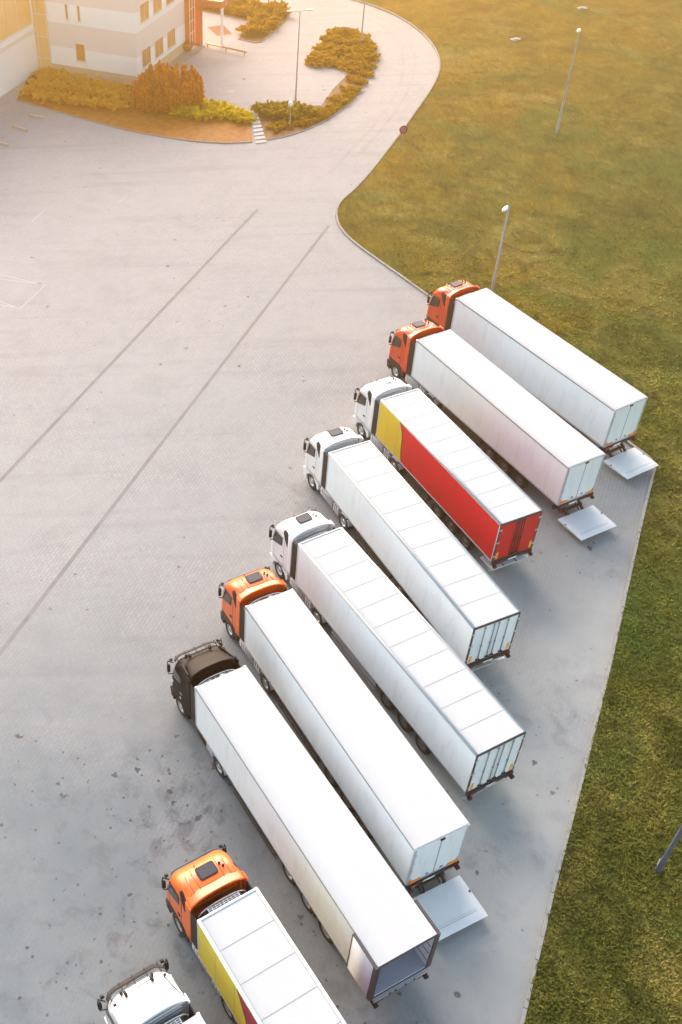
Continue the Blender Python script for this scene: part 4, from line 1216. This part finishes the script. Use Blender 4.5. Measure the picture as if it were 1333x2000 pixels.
    if st == 'seamed':
        def ub(mb):
            mb.box(.02, .12, -1.2, 1.2, .48, .60)
            for s in (-1, 1): mb.box(.13, .20, s * .56, s * .46, .5, zb - .2)
        part('underrun_bar', K, ub, 'alu', root)
        part('number_plate', K, lambda mb: mb.box(-.128, -.121, -.26, .26, zb - .20, zb - .09), 'plate_white', root)
    # ---- open interior
    if p.get('open'):
        part('load_floor', K, lambda mb: mb.box(.01, L - .08, -W + .072, W - .072, zb + .121, zb + .14), 'interior_floor', root)
        def slats(mb):
            for s in (-1, 1):
                for z in (zb + .55, zb + 1.1, zb + 1.65): mb.box(.05, L - .1, s * (W - .0705), s * (W - .085), z, z + .07)
        part('lashing_rail', K, slats, 'mid_grey', root)
        def sill(mb): mb.box(-.16, -.051, -W + .05, W - .05, zb - .04, zb + .10)
        part('loading_sill', K, sill, 'alu', root)
        def lever(mb):
            for y in (-.6, -.2, .25, .5): mb.box(-.19, -.161, y, y + .05, zb, zb + .12)
        part('door_latch', (K, 'o'), lever, 'black_plastic', root)
    # ---- tail lift
    lift = p.get('lift')
    if lift == 'down':
        z0 = .46
        def deck(mb):
            mb.prism([(-.32, z0), (-2.0, z0), (-2.2, z0 - .035), (-2.2, z0 - .05), (-1.9, z0 - .08), (-.32, z0 - .12)], -1.25, 1.25)
        dk = part('tail_lift_platform', K, deck, 'lift_deck', root)
        def flags(mb):
            for x, y in ((-.9, 1.2), (-1.1, -1.2)): mb.box(x, x + .07, y - .03, y + .04, z0 + .001, z0 + .035)
            for y in (.5, -.5): mb.box(-.335, -.25, y - .06, y + .06, z0 - .09, z0 + .02)
        part('deck_peg', K, flags, 'black_plastic', dk)
        part('deck_line', K, lambda mb: (mb.box(-1.85, -1.83, -1.0, 1.0, z0 + .0005, z0 + .003), mb.box(-1.76, -1.75, -1.0, 1.0, z0 + .0005, z0 + .003)), 'seam', dk)
        def arms(mb):
            for s in (-1, 1):
                mb.prism([(.35, .95), (.45, .80), (-.28, z0 - .12), (-.34, z0 - .02)], s * .55 - .05, s * .55 + .05)
                mb.tube([(.5, s * .38, .72), (-.2, s * .38, z0 - .1)], .045, 8)
            mb.box(.25, .45, -1.1, 1.1, .62, .82); mb.box(.10, .24, -1.0, 1.0, zb - .50, zb - .24)
            mb.box(-.05, .09, -.7, .7, .50, .60)
        part('lift_arm', K, arms, 'chassis', root)
        part('number_plate', K, lambda mb: mb.box(-.138, -.121, -.05, .50, zb - .20, zb - .09), 'plate_white', root)
    elif lift == 'folded':
        def deck(mb):
            mb.box(-.16, .9, -1.12, 1.22, .70, .78); 
        dk = part('tail_lift_platform', K, deck, 'light_grey', root)
        part('deck_joint', K, lambda mb: [mb.box(-.165, .5, y, y + .05, .781, .80) for y in (-.35, .45)], 'chassis', dk)
        part('lift_arm', K, lambda mb: [mb.box(.3, .45, s * .5, s * .6, .78, zb - .05) for s in (-1, 1)], 'chassis', root)

TR = {1: (25.76, 47.0, 117.3, 13.9, 1.28), 2: (21.73, 42.13, 114.9, 13.75, 1.27), 3: (17.12, 37.89, 112.3, 11.5, 1.30), 4: (14.24, 31.13, 111.6, 13.72, 1.30),
      5: (12.8, 24.47, 115.7, 13.9, 1.20), 6: (9.52, 20.35, 114.1, 13.77, 1.25), 7: (7.43, 16.0, 116.1, 13.75, 1.23), 8: (7.6, 5.93, 118.3, 13.6, 1.2), 9: None}
# ninth: place by its front right corner
_g = G(390, 1978, 4.0); _t = math.radians(119.5); _d = Vector((math.cos(_t), math.sin(_t))); _n = Vector((-_d.y, _d.x))
_r = Vector((_g.x, _g.y)) - _d * 13.7 + _n * 1.28
TR[9] = (_r.x, _r.y, 119.5, 13.7, 1.25)
AX = [3.18, 4.56, 5.94]
SPEC = {
 1: dict(style='smooth', kind='A', paint='paint_orange_deep', trim='dark_trim', lift='down', label='orange lorry with white box trailer parked farthest back beside the meadow'),
 2: dict(style='smooth', kind='A', paint='paint_orange_deep', trim='dark_trim', lift='down', label='orange lorry with white box trailer directly above the red-sided lorry'),
 3: dict(style='seamed', kind='A', paint='paint_white', trim='paint_white', hatch='white_hatch', lift='folded', nseam=10, door_mat='curtain_red', axles=[2.4, 3.75, 5.1],
         graphic=('curtain_yellow', 'curtain_red', lambda z: 8.75 + .75 * ((z - 1.3) / 2.6) ** 2 + .12 * math.sin((z - 1.3) * 2.2), (1.0, 2.05)), label='white-cabbed lorry with yellow and red trailer sides and red rear doors'),
 4: dict(style='seamed', kind='A', paint='paint_white', trim='paint_white', nseam=10, label='white lorry with seamed roof parked next to the red-sided lorry'),
 5: dict(style='seamed', kind='A', paint='paint_white', trim='paint_white', nseam=11, rail_grey=False, pallet_box=True, guard='mid_grey', label='white lorry with seamed roof between a white lorry and an orange one'),
 6: dict(style='smooth', kind='A', paint='paint_orange', trim='dark_trim', lift='down', label='orange lorry with lowered tail lift between the white and black lorries'),
 7: dict(style='smooth', kind='B', paint='paint_black', trim='paint_black', open=True, label='black-cabbed lorry whose white trailer stands open at the rear'),
 8: dict(style='seamed', kind='A', paint='paint_orange', trim='dark_trim', nseam=10, mesh_unit=True, rail_grey=True,
         graphic=('curtain_olive', 'curtain_magenta', lambda z: 9.9 + 1.0 * ((z - 1.2) / 2.7) ** 1.5, (1.3, 2.6)), label='bright orange lorry with yellow and magenta trailer sides at the bottom'),
 9: dict(style='smooth', kind='B', paint='paint_white', trim='paint_white', mesh_unit=True, label='white rounded-cab lorry cut off by the bottom picture edge'),
}
for k in range(1, 10):
    x, y, t, L, zb = TR[k]; s = SPEC[k]
    root = empty('lorry', (x, y, 0), math.radians(t), label=s['label'], cat='lorry', group='lorries parked in a slanted row')
    p = dict(L=L, zb=zb, axles=AX); p.update(s)
    make_trailer(root, p)
    make_tractor(root, L, s['kind'], s['paint'], s['trim'], s.get('hatch', ''), s['kind'] == 'A' or s['paint'] != 'paint_black')

# ------------------------------------------------------------------ haze, sky and sun
SUN_AZ = math.radians(104)     # direction towards the sun, from +X counter-clockwise
SUN_EL = math.radians(11)
HAZE = 0.0035  # haze added to imitate the flare glow at the upper left
if HAZE > 0:
    m = bpy.data.materials.new('haze'); m.use_nodes = True; nt = m.node_tree; nt.nodes.clear()
    out = nt.nodes.new('ShaderNodeOutputMaterial'); pv = nt.nodes.new('ShaderNodeVolumePrincipled')
    pv.inputs['Color'].default_value = (1.0, .60, .20, 1); pv.inputs['Density'].default_value = HAZE; pv.inputs['Anisotropy'].default_value = .90
    nt.links.new(pv.outputs[0], out.inputs['Volume']); MATS['haze'] = m
    mb = MB(); mb.box(-520, 620, -320, 920, -1.1, 42); build('haze', mb, 'haze', kind='stuff', label='thin warm haze added over the yard to make the upper-left glow')

w = bpy.data.worlds.new('World'); SC.world = w; w.use_nodes = True
nt = w.node_tree; bg = nt.nodes['Background']; sky = nt.nodes.new('ShaderNodeTexSky'); sky.sky_type = 'NISHITA'; sky.sun_disc = False
sky.sun_elevation = SUN_EL; sky.sun_rotation = PI / 2 - SUN_AZ
sky.air_density = 1.0; sky.dust_density = 1.0; sky.ozone_density = 1.0
nt.links.new(sky.outputs[0], bg.inputs['Color']); bg.inputs['Strength'].default_value = .15
sl = bpy.data.lights.new('sun', 'SUN'); sl.energy = 3.7; sl.angle = math.radians(75); sl.color = (1.0, .89, .82)
so = bpy.data.objects.new('sun', sl); COL.objects.link(so)
sd = Vector((math.cos(SUN_AZ) * math.cos(SUN_EL), math.sin(SUN_AZ) * math.cos(SUN_EL), math.sin(SUN_EL)))
so.rotation_euler = sd.to_track_quat('Z', 'Y').to_euler(); so.location = (0, 60, 60)

SC.view_settings.view_transform = 'Standard'; SC.view_settings.look = 'None'; SC.view_settings.gamma = 1; SC.view_settings.use_curve_mapping = False
SC.view_settings.exposure = 2.38
SC.render.engine = 'CYCLES'
SC.cycles.use_denoising = True
SC.cycles.max_bounces = 6; SC.cycles.diffuse_bounces = 3; SC.cycles.glossy_bounces = 3; SC.cycles.volume_bounces = 0; SC.cycles.transparent_max_bounces = 4
